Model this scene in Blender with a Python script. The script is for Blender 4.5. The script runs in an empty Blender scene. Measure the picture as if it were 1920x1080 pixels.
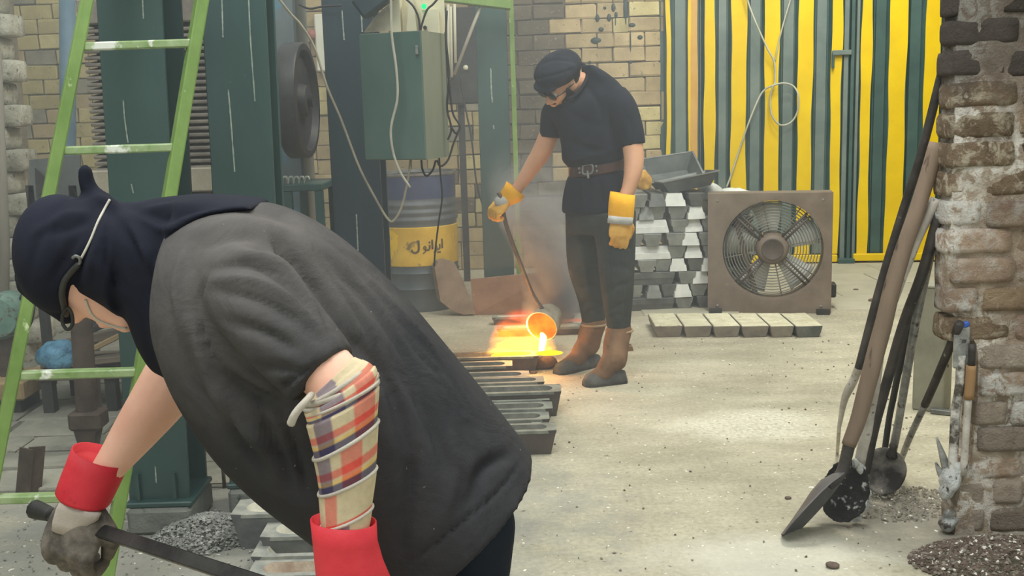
import bpy, bmesh, math, random
import numpy as np
from mathutils import Vector, Matrix
from mathutils.bvhtree import BVHTree

random.seed(7)
RNG = np.random.default_rng(7)
SC = bpy.context.scene
COL = SC.collection
PI = math.pi

# ------------------------------------------------------------------ camera, sky, lamps, exposure
FPX, CAM_H = 2000.0, 1.35
PITCH, ROLL = math.atan(340 / 2000.0), -0.03
cam_data = bpy.data.cameras.new('camera')
cam_data.sensor_width = 36.0
cam_data.lens = FPX / 1920.0 * 36.0
cam_data.clip_start, cam_data.clip_end = 0.05, 100
cam = bpy.data.objects.new('camera', cam_data)
COL.objects.link(cam)
ROT = Matrix.Rotation(PI / 2 - PITCH, 3, 'X') @ Matrix.Rotation(ROLL, 3, 'Z')
cam.matrix_world = Matrix.Translation((0, 0, CAM_H)) @ ROT.to_4x4()
SC.camera = cam

world = bpy.data.worlds.new('hall_daylight')
SC.world = world
world.use_nodes = True
world.node_tree.nodes['Background'].inputs[0].default_value = (0.92, 1.0, 0.95, 1)
world.node_tree.nodes['Background'].inputs[1].default_value = 0.62


def area_light(name, loc, target, size, energy, color=(1, 1, 1)):
    d = bpy.data.lights.new(name, 'AREA')
    d.shape, d.size, d.energy, d.color = 'DISK', size, energy, color
    o = bpy.data.objects.new(name, d)
    COL.objects.link(o)
    o.location = loc
    o.rotation_euler = (Vector(target) - Vector(loc)).to_track_quat('-Z', 'Y').to_euler()
    return o


area_light('hall_lamp_over_floor', (1.6, 4.6, 4.6), (1.3, 4.9, 0), 1.2, 120, (1, 0.97, 0.86))
area_light('hall_lamp_by_gate', (2.3, 7.2, 3.6), (2.3, 8.9, 1.6), 0.7, 42, (1, 0.97, 0.9))
area_light('roof_opening', (-1.0, 1.0, 5.2), (-0.3, 3.0, 0), 3.0, 160, (0.97, 1, 1))

SC.view_settings.view_transform = 'Standard'
SC.view_settings.look = 'None'
SC.view_settings.exposure = 0.32
SC.view_settings.gamma = 1.0
SC.view_settings.use_curve_mapping = False

# ------------------------------------------------------------------ measuring: rays of the camera as a surveyor's tool
M3 = np.array(ROT)
EYE = np.array([0, 0, CAM_H])


def ray(x, y):
    return M3 @ np.array([(x - 960) / FPX, (540 - y) / FPX, -1.0])


def at(x, y, Y):
    d = ray(x, y)
    return EYE + d * (Y / d[1])


def gr(x, y, z=0.0):
    d = ray(x, y)
    return EYE + d * ((z - CAM_H) / d[2])


def project(V):
    q = (np.asarray(V) - EYE) @ M3
    return np.stack([960 + FPX * q[:, 0] / -q[:, 2], 540 - FPX * q[:, 1] / -q[:, 2]], 1)


def px(n, Y):
    return n * Y / FPX


# ------------------------------------------------------------------ materials
def lin(c):
    out = []
    for v in c[:3]:
        v = v / 255.0
        out.append(v / 12.92 if v <= 0.04045 else ((v + 0.055) / 1.055) ** 2.4)
    return (*out, 1.0)


class NT:
    def __init__(self, name):
        self.m = bpy.data.materials.new(name)
        self.m.use_nodes = True
        self.t = self.m.node_tree
        self.t.nodes.clear()
        self.out = self.t.nodes.new('ShaderNodeOutputMaterial')

    def n(self, kind, **kw):
        nd = self.t.nodes.new('ShaderNode' + kind)
        for k, v in kw.items():
            if k.startswith('i_'):
                key = k[2:]
                key = int(key) if key.isdigit() else key.replace('_', ' ')
                self.set(nd.inputs[key], v)
            else:
                setattr(nd, k, v)
        return nd

    def set(self, sock, v):
        if hasattr(v, 'links') or hasattr(v, 'is_output'):
            self.t.links.new(v, sock)
        else:
            sock.default_value = v

    def math(self, op, a, b=0.0, c=0.0, clamp=False):
        nd = self.t.nodes.new('ShaderNodeMath')
        nd.operation = op
        nd.use_clamp = clamp
        for s, v in zip(nd.inputs, (a, b, c)):
            self.set(s, v)
        return nd.outputs[0]

    def mix(self, fac, a, b, mode='MIX'):
        nd = self.t.nodes.new('ShaderNodeMix')
        nd.data_type, nd.blend_type = 'RGBA', mode
        self.set(nd.inputs[0], fac)
        self.set(nd.inputs[6], a)
        self.set(nd.inputs[7], b)
        return nd.outputs[2]

    def noise(self, vec, scale, detail=5, rough=0.6, dist=0.0):
        nd = self.n('TexNoise', i_Scale=scale, i_Detail=detail, i_Roughness=rough, i_Distortion=dist)
        self.t.links.new(vec, nd.inputs['Vector'])
        return nd.outputs[0]

    def ramp(self, fac, stops):
        nd = self.n('ValToRGB')
        e = nd.color_ramp.elements
        while len(e) < len(stops):
            e.new(0.5)
        for el, (p, c) in zip(e, stops):
            el.position = p
            el.color = c if len(c) == 4 else lin(c)
        self.t.links.new(fac, nd.inputs[0])
        return nd.outputs[0]

    def band(self, v, lo, hi, soft=0.01):
        a = self.n('MapRange', interpolation_type='SMOOTHSTEP')
        self.set(a.inputs[0], v)
        a.inputs[1].default_value, a.inputs[2].default_value = lo - soft, lo + soft
        b = self.n('MapRange', interpolation_type='SMOOTHSTEP')
        self.set(b.inputs[0], v)
        b.inputs[1].default_value, b.inputs[2].default_value = hi - soft, hi + soft
        return self.math('SUBTRACT', a.outputs[0], b.outputs[0], clamp=True)

    def finish(self, color, rough=0.7, metal=0.0, bump=None, bstr=0.3, bdist=0.01, spec=0.35, **kw):
        p = self.n('BsdfPrincipled')
        self.set(p.inputs['Base Color'], color)
        self.set(p.inputs['Roughness'], rough)
        self.set(p.inputs['Metallic'], metal)
        p.inputs['Specular IOR Level'].default_value = spec
        for k, v in kw.items():
            self.set(p.inputs[k.replace('_', ' ')], v)
        if bump is not None:
            b = self.n('Bump', i_Strength=bstr, i_Distance=bdist)
            self.t.links.new(bump, b.inputs['Height'])
            self.t.links.new(b.outputs[0], p.inputs['Normal'])
        self.t.links.new(p.outputs[0], self.out.inputs[0])
        return self.m


def mat(name, c1, c2, scale=6, rough=0.7, metal=0.0, bscale=60, bstr=0.25, bdist=0.006, spec=0.35, flecks=None, fscale=40, famt=0.62,
        rand=0.0, stretch=None, lo=0.35, hi=0.68, dist=0.0, **kw):
    t = NT(name)
    co = t.n('TexCoord').outputs['Object']
    if rand:
        inf = t.n('ObjectInfo')
        off = t.n('VectorMath', operation='ADD')
        t.t.links.new(co, off.inputs[0])
        mul = t.math('MULTIPLY', inf.outputs['Random'], 37.0)
        cv = t.n('CombineXYZ')
        for k in range(3):
            t.t.links.new(mul, cv.inputs[k])
        t.t.links.new(cv.outputs[0], off.inputs[1])
        co = off.outputs[0]
    if stretch:
        mp = t.n('Mapping')
        mp.inputs['Scale'].default_value = stretch
        t.t.links.new(co, mp.inputs[0])
        co = mp.outputs[0]
    col = t.ramp(t.noise(co, scale, 6, 0.62, dist), [(lo, c1), (hi, c2)])
    if flecks:
        f = t.noise(co, fscale, 4, 0.6)
        f = t.n('MapRange', i_0=f, i_1=famt, i_2=famt + 0.08)
        col = t.mix(f.outputs[0], col, lin(flecks))
    if rand:
        v = t.math('MULTIPLY_ADD', inf.outputs['Random'], 2 * rand, 1 - rand)
        hs = t.n('HueSaturation')
        t.set(hs.inputs['Value'], v)
        t.t.links.new(col, hs.inputs['Color'])
        col = hs.outputs[0]
    return t.finish(col, rough, metal, t.noise(co, bscale, 6, 0.65) if bstr else None, bstr, bdist, spec, **kw)


def emission(name, c, strength, c2=None, scale=20):
    t = NT(name)
    e = t.n('Emission', i_Strength=strength)
    if c2:
        co = t.n('TexCoord').outputs['Object']
        t.t.links.new(t.ramp(t.noise(co, scale, 4), [(0.4, c), (0.62, c2)]), e.inputs[0])
    else:
        e.inputs[0].default_value = lin(c)
    t.t.links.new(e.outputs[0], t.out.inputs[0])
    return t.m


# ------------------------------------------------------------------ geometry helpers
def spline(P, n):
    P = np.asarray(P, float)
    if len(P) < 3:
        s = np.linspace(0, 1, n)[:, None]
        return P[0] * (1 - s) + P[-1] * s
    Q = np.vstack([2 * P[0] - P[1], P, 2 * P[-1] - P[-2]])
    out = []
    for u in np.linspace(0, len(P) - 1, n):
        i = min(int(u), len(P) - 2)
        f = u - i
        a, b, c, d = Q[i], Q[i + 1], Q[i + 2], Q[i + 3]
        out.append(0.5 * (2 * b + (c - a) * f + (2 * a - 5 * b + 4 * c - d) * f * f + (3 * b - a - 3 * c + d) * f ** 3))
    return np.array(out)


def loft(R, caps=True, closed=True):
    R = np.asarray(R)
    k, n = R.shape[:2]
    V = R.reshape(-1, 3)
    F = []
    for i in range(k - 1):
        for j in range(n if closed else n - 1):
            j2 = (j + 1) % n
            F.append((i * n + j, i * n + j2, (i + 1) * n + j2, (i + 1) * n + j))
    if caps and closed:
        F.append(tuple(range(n))[::-1])
        F.append(tuple(range((k - 1) * n, k * n)))
    return V, F


def tube(P, r, n=12, caps=True, flat=None, rings_only=False):
    P = np.asarray(P, float)
    r = np.broadcast_to(np.asarray(r, float), (len(P),))
    T = np.gradient(P, axis=0)
    T /= np.linalg.norm(T, axis=1)[:, None] + 1e-12
    up = np.array([0, 0, 1.0]) if abs(T[0][2]) < 0.9 else np.array([0, 1.0, 0])
    A = np.cross(T[0], up)
    A /= np.linalg.norm(A)
    R = []
    for i in range(len(P)):
        A = A - T[i] * A.dot(T[i])
        A /= np.linalg.norm(A) + 1e-12
        B = np.cross(T[i], A)
        th = np.linspace(0, 2 * PI, n, endpoint=False)
        fb = r[i] if flat is None else r[i] * flat
        R.append(P[i] + r[i] * np.cos(th)[:, None] * A + fb * np.sin(th)[:, None] * B)
    if rings_only:
        return np.array(R)
    return loft(R, caps)


def capsule(P, r, n=12):
    """tube with rounded ends"""
    P = np.asarray(P, float)
    r = np.broadcast_to(np.asarray(r, float), (len(P),)).astype(float)
    d0 = (P[0] - P[1]) / np.linalg.norm(P[0] - P[1])
    d1 = (P[-1] - P[-2]) / np.linalg.norm(P[-1] - P[-2])
    a = [0.98, 0.85, 0.5]
    pre = [P[0] + d0 * r[0] * s for s in a]
    post = [P[-1] + d1 * r[-1] * s for s in a[::-1]]
    rr = [math.sqrt(1 - s * s) for s in a]
    return tube(np.vstack([pre, P, post]), np.concatenate([[r[0] * s for s in rr], r, [r[-1] * s for s in rr[::-1]]]), n)


def lathe(prof, n=32, axis='Z', center=(0, 0, 0)):
    th = np.linspace(0, 2 * PI, n, endpoint=False)
    R = []
    for rr, h in prof:
        if axis == 'Z':
            R.append(np.stack([rr * np.cos(th), rr * np.sin(th), np.full(n, h)], 1))
        else:
            R.append(np.stack([rr * np.cos(th), np.full(n, h), rr * np.sin(th)], 1))
    return loft(np.array(R) + np.asarray(center), True)


def ellipsoid(c, ax, n=20, m=14):
    ax = np.asarray(ax, float)
    if ax.ndim == 1:
        ax = np.diag(ax)
    V, F = [], []
    for i in range(1, m):
        ph = PI * i / m
        for j in range(n):
            th = 2 * PI * j / n
            V.append(np.asarray(c) + ax.T @ np.array([math.sin(ph) * math.cos(th), math.sin(ph) * math.sin(th), math.cos(ph)]))
    V.append(np.asarray(c) + ax.T @ np.array([0, 0, 1.0]))
    V.append(np.asarray(c) - ax.T @ np.array([0, 0, 1.0]))
    for i in range(m - 2):
        for j in range(n):
            j2 = (j + 1) % n
            F.append((i * n + j, (i + 1) * n + j, (i + 1) * n + j2, i * n + j2))
    t, b = len(V) - 2, len(V) - 1
    for j in range(n):
        F.append((t, j, (j + 1) % n))
        F.append((b, (m - 2) * n + (j + 1) % n, (m - 2) * n + j))
    return np.array(V), F


def box(c, s, rz=0.0, bevel=0.0, taper=1.0, rot=None):
    """box by centre and size; taper scales the bottom"""
    x, y, z = [v / 2 for v in s]
    if bevel <= 0:
        V = np.array([[sx * x * (taper if sz < 0 else 1), sy * y * (taper if sz < 0 else 1), sz * z] for sz in (-1, 1) for sy in (-1, 1) for sx in (-1, 1)])
        F = [(0, 2, 3, 1), (4, 5, 7, 6), (0, 1, 5, 4), (2, 6, 7, 3), (0, 4, 6, 2), (1, 3, 7, 5)]
    else:
        bm = bmesh.new()
        bmesh.ops.create_cube(bm, size=1.0)
        for v in bm.verts:
            k = taper if v.co.z < 0 else 1
            v.co = Vector((v.co.x * s[0] * k, v.co.y * s[1] * k, v.co.z * s[2]))
        bmesh.ops.bevel(bm, geom=bm.edges[:], offset=bevel, segments=1, affect='EDGES', profile=0.5)
        V = np.array([v.co[:] for v in bm.verts])
        F = [tuple(v.index for v in f.verts) for f in bm.faces]
        bm.free()
    if rot is not None:
        V = V @ np.array(rot).T
    if rz:
        ca, sa = math.cos(rz), math.sin(rz)
        V = V @ np.array([[ca, sa, 0], [-sa, ca, 0], [0, 0, 1]])
    return V + np.asarray(c), F


def beam(a, b, w, h, bevel=0.0, up=(0, 0, 1)):
    """rectangular bar from a to b, w sideways, h along 'up'"""
    a, b = np.asarray(a, float), np.asarray(b, float)
    d = b - a
    L = np.linalg.norm(d)
    d /= L
    s = np.cross(d, up)
    if np.linalg.norm(s) < 1e-6:
        s = np.array([1.0, 0, 0])
    s /= np.linalg.norm(s)
    u = np.cross(s, d)
    V, F = box((0, 0, 0), (L, w, h), bevel=bevel)
    return V @ np.array([d, s, u]) + (a + b) / 2, F


def join(parts):
    V, F, n = [], [], 0
    for v, f in parts:
        v = np.asarray(v)
        V.append(v)
        F += [tuple(i + n for i in q) for q in f]
        n += len(v)
    return np.vstack(V), F


def mesh_of(name, V, F, material, smooth=False):
    me = bpy.data.meshes.new(name)
    me.from_pydata(np.asarray(V).tolist(), [], F)
    me.update()
    bm = bmesh.new()
    bm.from_mesh(me)
    bmesh.ops.recalc_face_normals(bm, faces=bm.faces[:])
    bm.to_mesh(me)
    bm.free()
    if smooth:
        me.polygons.foreach_set('use_smooth', [True] * len(me.polygons))
        if smooth == 'auto':
            me.set_sharp_from_angle(angle=math.radians(38))
    for m in material if isinstance(material, (list, tuple)) else [material]:
        me.materials.append(m)
    return me


def link(name, me, parent=None, loc=(0, 0, 0)):
    o = bpy.data.objects.new(name, me)
    COL.objects.link(o)
    o.location = loc
    if parent is not None:
        o.parent = parent
    return o


def woff(o):
    """where the parent's frame sits, for parts given in hall coordinates"""
    off = Vector((0, 0, 0))
    while o is not None:
        off += o.location
        o = o.parent
    return off


def part(name, VF, material, parent, smooth=False, local=False, label=None):
    o = link(name, mesh_of(name, VF[0], VF[1], material, smooth), parent)
    if not local:
        o.location = -woff(parent)
    if label:
        o['label'] = label
    return o


def tag(o, label, cat, group=None, kind=None):
    o['label'], o['category'] = label, cat
    if group:
        o['group'] = group
    if kind:
        o['kind'] = kind
    return o


def thing(name, label, cat, loc=(0, 0, 0), rz=0.0, group=None):
    o = link(name, None, None, loc)
    o.rotation_euler = (0, 0, rz)
    return tag(o, label, cat, group)


def solid(name, VF, material, label, cat, smooth=False, group=None, kind=None):
    """a thing that is one mesh, its origin put at its base"""
    V = np.asarray(VF[0])
    c = np.array([*((V.min(0) + V.max(0)) / 2)[:2], V[:, 2].min()])
    o = link(name, mesh_of(name, V - c, VF[1], material, smooth), None, c)
    return tag(o, label, cat, group, kind)


def structure(name, VF, material, smooth=False, label=None):
    o = link(name, mesh_of(name, VF[0], VF[1], material, smooth))
    o['kind'] = 'structure'
    if label:
        o['label'] = label
    return o


def copy_tree(o, parent=None):
    c = o.copy()
    COL.objects.link(c)
    c.parent = parent
    for ch in [x for x in KIDS.get(o.name, [])]:
        copy_tree(ch, c)
    return c


KIDS = {}


def learn(o):
    KIDS[o.name] = list(o.children)
    for c in o.children:
        learn(c)


def nz(V, scale, seed, k=7):
    """smooth pseudo-random field from a sum of waves"""
    r = np.random.default_rng(seed)
    out = np.zeros(len(V))
    for _ in range(k):
        d = r.normal(size=3)
        d /= np.linalg.norm(d)
        out += np.sin(V @ d * scale * r.uniform(0.6, 1.6) + r.uniform(0, 6.28))
    return out / k


def remesh(parts, voxel, smooth=4, factor=0.5):
    V, F = join(parts)
    me = bpy.data.meshes.new('tmp')
    me.from_pydata(V.tolist(), [], F)
    bm = bmesh.new()
    bm.from_mesh(me)
    bmesh.ops.recalc_face_normals(bm, faces=bm.faces[:])
    bm.to_mesh(me)
    bm.free()
    o = bpy.data.objects.new('tmp', me)
    COL.objects.link(o)
    md = o.modifiers.new('r', 'REMESH')
    md.mode, md.voxel_size, md.adaptivity = 'VOXEL', voxel, 0.0
    if smooth:
        s = o.modifiers.new('s', 'SMOOTH')
        s.factor, s.iterations = factor, smooth
    dg = bpy.context.evaluated_depsgraph_get()
    em = o.evaluated_get(dg).to_mesh()
    nv = len(em.vertices)
    W = np.empty(nv * 3)
    em.vertices.foreach_get('co', W)
    W = W.reshape(-1, 3)
    faces = [tuple(p.vertices) for p in em.polygons]
    o.evaluated_get(dg).to_mesh_clear()
    bpy.data.objects.remove(o)
    bpy.data.meshes.remove(me)
    return W, faces


def vnormals(V, F):
    N = np.zeros_like(V)
    Q = np.array([f if len(f) == 4 else (*f, f[2]) for f in F if len(f) in (3, 4)])
    n = np.cross(V[Q[:, 2]] - V[Q[:, 0]], V[Q[:, 3]] - V[Q[:, 1]])
    z = np.linalg.norm(n, axis=1) < 1e-14
    n[z] = np.cross(V[Q[z, 1]] - V[Q[z, 0]], V[Q[z, 2]] - V[Q[z, 0]])
    for k in range(4):
        np.add.at(N, Q[:, k], n)
    return N / (np.linalg.norm(N, axis=1)[:, None] + 1e-12)


def creases(V, F, lines, ):
    """press cloth folds into a surface: lines are (polyline as surveyed, half width px, height m)"""
    N = vnormals(V, F)
    if np.mean(np.sum(N * (V - V.mean(0)), 1)) < 0:
        N = -N
    P = project(V)
    view = V - EYE
    facing = np.clip(-np.sum(N * view, 1) / np.linalg.norm(view, axis=1) * 2 + 0.1, 0, 1)
    disp = np.zeros(len(V))
    for pts, w, amp in lines:
        pts = spline(pts, 14)
        best = np.full(len(V), 1e9)
        bu = np.zeros(len(V))
        for i in range(len(pts) - 1):
            a, b = pts[i], pts[i + 1]
            ab = b - a
            t = np.clip(((P - a) @ ab) / (ab @ ab), 0, 1)
            d = np.linalg.norm(P - a - t[:, None] * ab, axis=1)
            k = d < best
            best[k] = d[k]
            bu[k] = (i + t[k]) / (len(pts) - 1)
        disp += amp * np.exp(-(best / w) ** 2) * np.sin(np.clip(bu, 0.02, 0.98) * PI) ** 0.6 * facing
    return V + N * disp[:, None]


def bvh(V, F):
    return BVHTree.FromPolygons([Vector(v) for v in V], F)


def on(tree, x, y, lift=0.0, fallback=2.0):
    d = Vector(ray(x, y)).normalized()
    hit = tree.ray_cast(Vector(EYE), d)
    if hit[0] is None:
        return at(x, y, fallback)
    return np.array(hit[0] - d * lift)


ORD = ['first', 'second', 'third', 'fourth', 'fifth', 'sixth', 'seventh', 'eighth', 'ninth', 'tenth', 'eleventh', 'twelfth']

# ------------------------------------------------------------------ the hall: floor
def floor_material():
    t = NT('concrete_floor')
    co = t.n('TexCoord').outputs['Object']
    base = t.ramp(t.noise(co, 1.3, 8, 0.62, 0.4), [(0.3, (168, 161, 140)), (0.52, (190, 183, 160)), (0.72, (204, 197, 174))])
    mp = t.n('Mapping')
    mp.inputs['Scale'].default_value = (1.6, 4.0, 1)
    t.t.links.new(co, mp.inputs[0])
    streak = t.ramp(t.noise(mp.outputs[0], 1.1, 6, 0.6), [(0.38, (150, 146, 134)), (0.6, (255, 255, 255))])
    col = t.mix(0.3, base, streak, 'MULTIPLY')
    fine = t.ramp(t.noise(co, 55, 5, 0.7), [(0.3, (170, 168, 160)), (0.62, (255, 255, 255))])
    col = t.mix(0.5, col, fine, 'MULTIPLY')
    sep = t.n('SeparateXYZ')
    t.t.links.new(co, sep.inputs[0])
    # pale spilt powder on the open floor and grey ash round the moulds, each a spill with its own ragged edge
    wob = t.noise(co, 5, 5, 0.7)

    def spill(cx, cy, rx, ry):
        dx = t.math('DIVIDE', t.math('SUBTRACT', sep.outputs[0], cx), rx)
        dy = t.math('DIVIDE', t.math('SUBTRACT', sep.outputs[1], cy), ry)
        r = t.math('ADD', t.math('MULTIPLY', dx, dx), t.math('MULTIPLY', dy, dy))
        r = t.math('ADD', r, t.math('MULTIPLY', t.math('SUBTRACT', wob, 0.5), 2.4))
        return t.n('MapRange', i_0=r, i_1=1.25, i_2=0.25).outputs[0]
    col = t.mix(t.math('MULTIPLY', t.math('MULTIPLY', spill(0.98, 4.33, 0.36, 0.24), t.n('MapRange', i_0=t.noise(co, 60, 4, .7), i_1=.35, i_2=.6).outputs[0]), 0.7), col, lin((222, 219, 202)))
    col = t.mix(t.math('MULTIPLY', spill(0.75, 3.0, 0.4, 0.2), 0.45), col, lin((214, 211, 198)))
    col = t.mix(t.math('MULTIPLY', spill(-1.0, 3.4, 1.3, 1.0), 0.75), col, lin((128, 128, 124)))
    col = t.mix(t.math('MULTIPLY', spill(1.35, 3.25, 0.42, 0.32), 0.7), col, lin((120, 114, 106)))
    specks = t.n('MapRange', i_0=t.noise(co, 38, 3, 0.5), i_1=0.68, i_2=0.71)
    col = t.mix(t.math('MULTIPLY', specks.outputs[0], 0.7), col, lin((92, 86, 76)))
    wspecks = t.n('MapRange', i_0=t.noise(co, 44, 2, 0.5, 0.3), i_1=0.70, i_2=0.72)
    col = t.mix(wspecks.outputs[0], col, lin((230, 226, 212)))
    h = t.math('ADD', t.math('MULTIPLY', t.noise(co, 7, 6, 0.6), 1.0), t.math('MULTIPLY', t.noise(co, 90, 4, 0.7), 0.35))
    return t.finish(col, 0.78, 0, h, 0.35, 0.02, 0.3)


M_FLOOR = floor_material()
floor = structure('floor', box((-0.2, 3.9, -0.1), (10.4, 11.2, 0.2)), M_FLOOR)
M_SLAB = mat('worn_paving', (120, 119, 108), (158, 155, 140), 3, 0.85, bscale=35, bstr=0.5, bdist=0.02, rand=0.12, dist=0.6)
slabs = []
y = 3.75
while y < 6.7:                                     # flagstones by the presses
    d = random.uniform(0.2, 0.34)
    x = -3.6 + random.uniform(0, 0.3)
    while x < -0.95:
        w = random.uniform(0.35, 0.75)
        V, F = box((x + w / 2, y + d / 2, 0.002), (w - 0.02, d - 0.02, 0.03), bevel=0.008, rot=Matrix.Rotation(random.uniform(-0.012, 0.012), 3, 'X'))
        V[:, :2] += RNG.normal(0, 0.006, (len(V), 2))
        part('paving_slab', (V, F), M_SLAB, floor)
        x += w
    y += d
M_TILE = mat('pale_floor_slab', (158, 154, 135), (178, 173, 152), 2.5, 0.75, bscale=50, bstr=0.25, bdist=0.01, rand=0.05)
for i in range(5):                                 # wider cast slabs in front of the gate
    for j in range(4):
        V, F = box((1.15 + i * 0.62 + (j % 2) * 0.18, 6.95 + j * 0.46, -0.009), (0.612, 0.452, 0.03), bevel=0.005)
        V[:, 2] += RNG.normal(0, 0.0015)
        part('floor_slab', (V, F), M_TILE, floor)

# ------------------------------------------------------------------ brick back wall
M_MORTAR = mat('sooty_mortar', (112, 105, 90), (146, 138, 120), 4, 0.95, bscale=50, bstr=0.6, bdist=0.02)
BR = [mat('beige_brick', (150, 132, 98), (182, 161, 120), 5, 0.9, bscale=70, bstr=0.5, rand=0.14, flecks=(116, 104, 84)),
      mat('yellow_brick', (158, 144, 98), (196, 182, 132), 5, 0.9, bscale=70, bstr=0.5, rand=0.16, flecks=(120, 110, 84)),
      mat('grey_brick', (118, 112, 98), (150, 142, 122), 5, 0.9, bscale=70, bstr=0.5, rand=0.14),
      mat('smoke_blackened_brick', (80, 71, 58), (108, 97, 80), 4, 0.95, bscale=40, bstr=0.6, rand=0.12, flecks=(140, 132, 116))]


def brick_meshes(n, w, d, h, jit, m, cuts=0):
    out = []
    for k in range(n):
        bm = bmesh.new()
        bmesh.ops.create_cube(bm, size=1)
        for v in bm.verts:
            v.co = Vector((v.co.x * w, v.co.y * d, v.co.z * h))
        if cuts:
            bmesh.ops.subdivide_edges(bm, edges=bm.edges[:], cuts=cuts, use_grid_fill=True)
            V = np.array([v.co[:] for v in bm.verts])
            e = np.array([w, d, h]) / 2
            q = np.clip(np.abs(V) / e, 0, 1)
            cor = np.sum(q > 0.99, 1)
            ss = 11 * k + 3
            N = np.stack([nz(V, 30, ss), nz(V, 30, ss + 1), nz(V, 30, ss + 2)], 1) + 0.6 * np.stack([nz(V, 90, ss + 3), nz(V, 90, ss + 4), nz(V, 90, ss + 5)], 1)
            V = V * (1 - 0.045 * np.clip(cor - 1, 0, 2))[:, None] + N * jit
            for v, c in zip(bm.verts, V):
                v.co = c
        else:
            bmesh.ops.bevel(bm, geom=bm.edges[:], offset=0.007, segments=1, affect='EDGES', profile=0.5)
            for v in bm.verts:
                v.co += Vector(RNG.normal(0, jit, 3))
        me = bpy.data.meshes.new('brick')
        bm.to_mesh(me)
        bm.free()
        me.materials.append(m)
        if cuts:
            me.polygons.foreach_set('use_smooth', [True] * len(me.polygons))
        out.append(me)
    return out


WY = 8.95                                           # face of the back wall
wall_back = structure('wall_back', box((-1.72, WY + 0.14, 1.45), (6.16, 0.26, 2.9)), M_MORTAR)
VAR = [brick_meshes(5, 0.2525, 0.06, 0.1125, 0.0028, m) for m in BR]
rest, nb = [], 0
for r in range(24):
    z = 0.06 + r * 0.12
    x = -4.7 + (r % 2) * 0.13
    while x < 1.3:
        half = random.random() < 0.1
        w = 0.5 if half else 1.0
        if x + 0.26 * w > 1.3:
            w = max(0.3, (1.36 - x) / 0.26)
        cx = x + 0.1235 * w
        if True:
            zone = -4.45 < cx < -3.3 or -1.75 < cx < -1.46 or -0.62 < cx < 1.3
            sooty = -0.12 < cx < 0.43 + 0.05 * math.sin(r * 2.1) and z > 0.35
            k = 3 if sooty or (z < 0.8 and random.random() < 0.4 and cx > -1) else (random.choice([1, 1, 1, 0, 2]) if cx < -3 else random.choice([0, 0, 0, 0, 0, 1, 2]))
            loc = (cx, WY + 0.014 - random.uniform(0, 0.012), z + random.uniform(-0.004, 0.004))
            if zone and z > 0.4 and z < 2.45 and nb < 290:
                o = link('brick', random.choice(VAR[k]), wall_back, loc)
                o.scale.x = w * 0.985
                nb += 1
            else:
                V, F = box((0, 0, 0), (0.252 * w, 0.06, 0.112))
                rest.append((V + np.array(loc), F))
        x += 0.26 * w
o = part('brickwork', join(rest), BR[0], wall_back)
o['kind'] = 'stuff'
M_GREENPAINT = mat('dark_green_paint_splash', (28, 46, 44), (38, 58, 55), 8, 0.5)
sp = []
for (x_, y_, a_, b_) in [(1173, 15, 4.5, 34), (1150, 14, 4, 8), (1142, 33, 4, 7), (1155, 28, 3, 6), (1127, 55, 5, 4), (1185, 47, 7, 4), (1118, 76, 11, 6),
                         (1134, 15, 3, 3), (1200, 70, 5, 4), (1182, 78, 1.5, 20), (1120, 34, 4, 7), (1183, 117, 3, 4), (1106, 117, 3, 3), (1154, 40, 1, 8)]:
    c = at(x_, y_, WY - 0.02)
    sp.append(ellipsoid(c, (px(a_, WY), 0.012, px(b_, WY)), 9, 6))
o = part('paint_splash', join(sp), M_GREENPAINT, wall_back, smooth=True, label='dark green paint splashes and drips')
o['kind'] = 'stuff'

structure('wall_left', box((-4.85, 4.2, 1.45), (0.25, 9.8, 2.9)), BR[2])
structure('wall_right', box((4.15, 5.9, 1.3), (0.25, 6.0, 2.6)), BR[2])

# ------------------------------------------------------------------ painted pier at the far left
M_WHITEBRICK = mat('flaking_whitewash_on_brick', (146, 142, 124), (200, 197, 180), 7, 0.95, bscale=45, bstr=0.8, bdist=0.02, rand=0.12, flecks=(108, 100, 84), famt=0.6)
pier = structure('wall_pier', box((-2.86, 6.06, 1.2), (0.2, 0.3, 2.4)), M_MORTAR)
PV = brick_meshes(5, 0.168, 0.2, 0.119, 0.004, M_WHITEBRICK, 3)
for r in range(20):
    z = 0.06 + r * 0.12
    for cx in ((-2.885, -2.72) if r % 2 else (-2.95, -2.79)):
        o = link('brick', random.choice(PV), pier, (cx + random.uniform(-0.006, 0.006), 5.94 + random.uniform(-0.01, 0.006), z))
        o.rotation_euler = (0, 0, random.uniform(-0.06, 0.06))

# ------------------------------------------------------------------ corrugated gate
G0, G1 = np.array([1.275, 8.88]), np.array([3.9, 8.56])
GD = (G1 - G0) / np.linalg.norm(G1 - G0)
GN = np.array([GD[1], -GD[0]])                      # towards the yard inside
def gate_u(x, y=250):
    d = ray(x, y)
    t = (GN @ G0) / (GN @ d[:2])
    return float((d[:2] * t - G0) @ GD)
def gp(u, n, z):
    return np.array([*(G0 + GD * u + GN * n), z])


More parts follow.
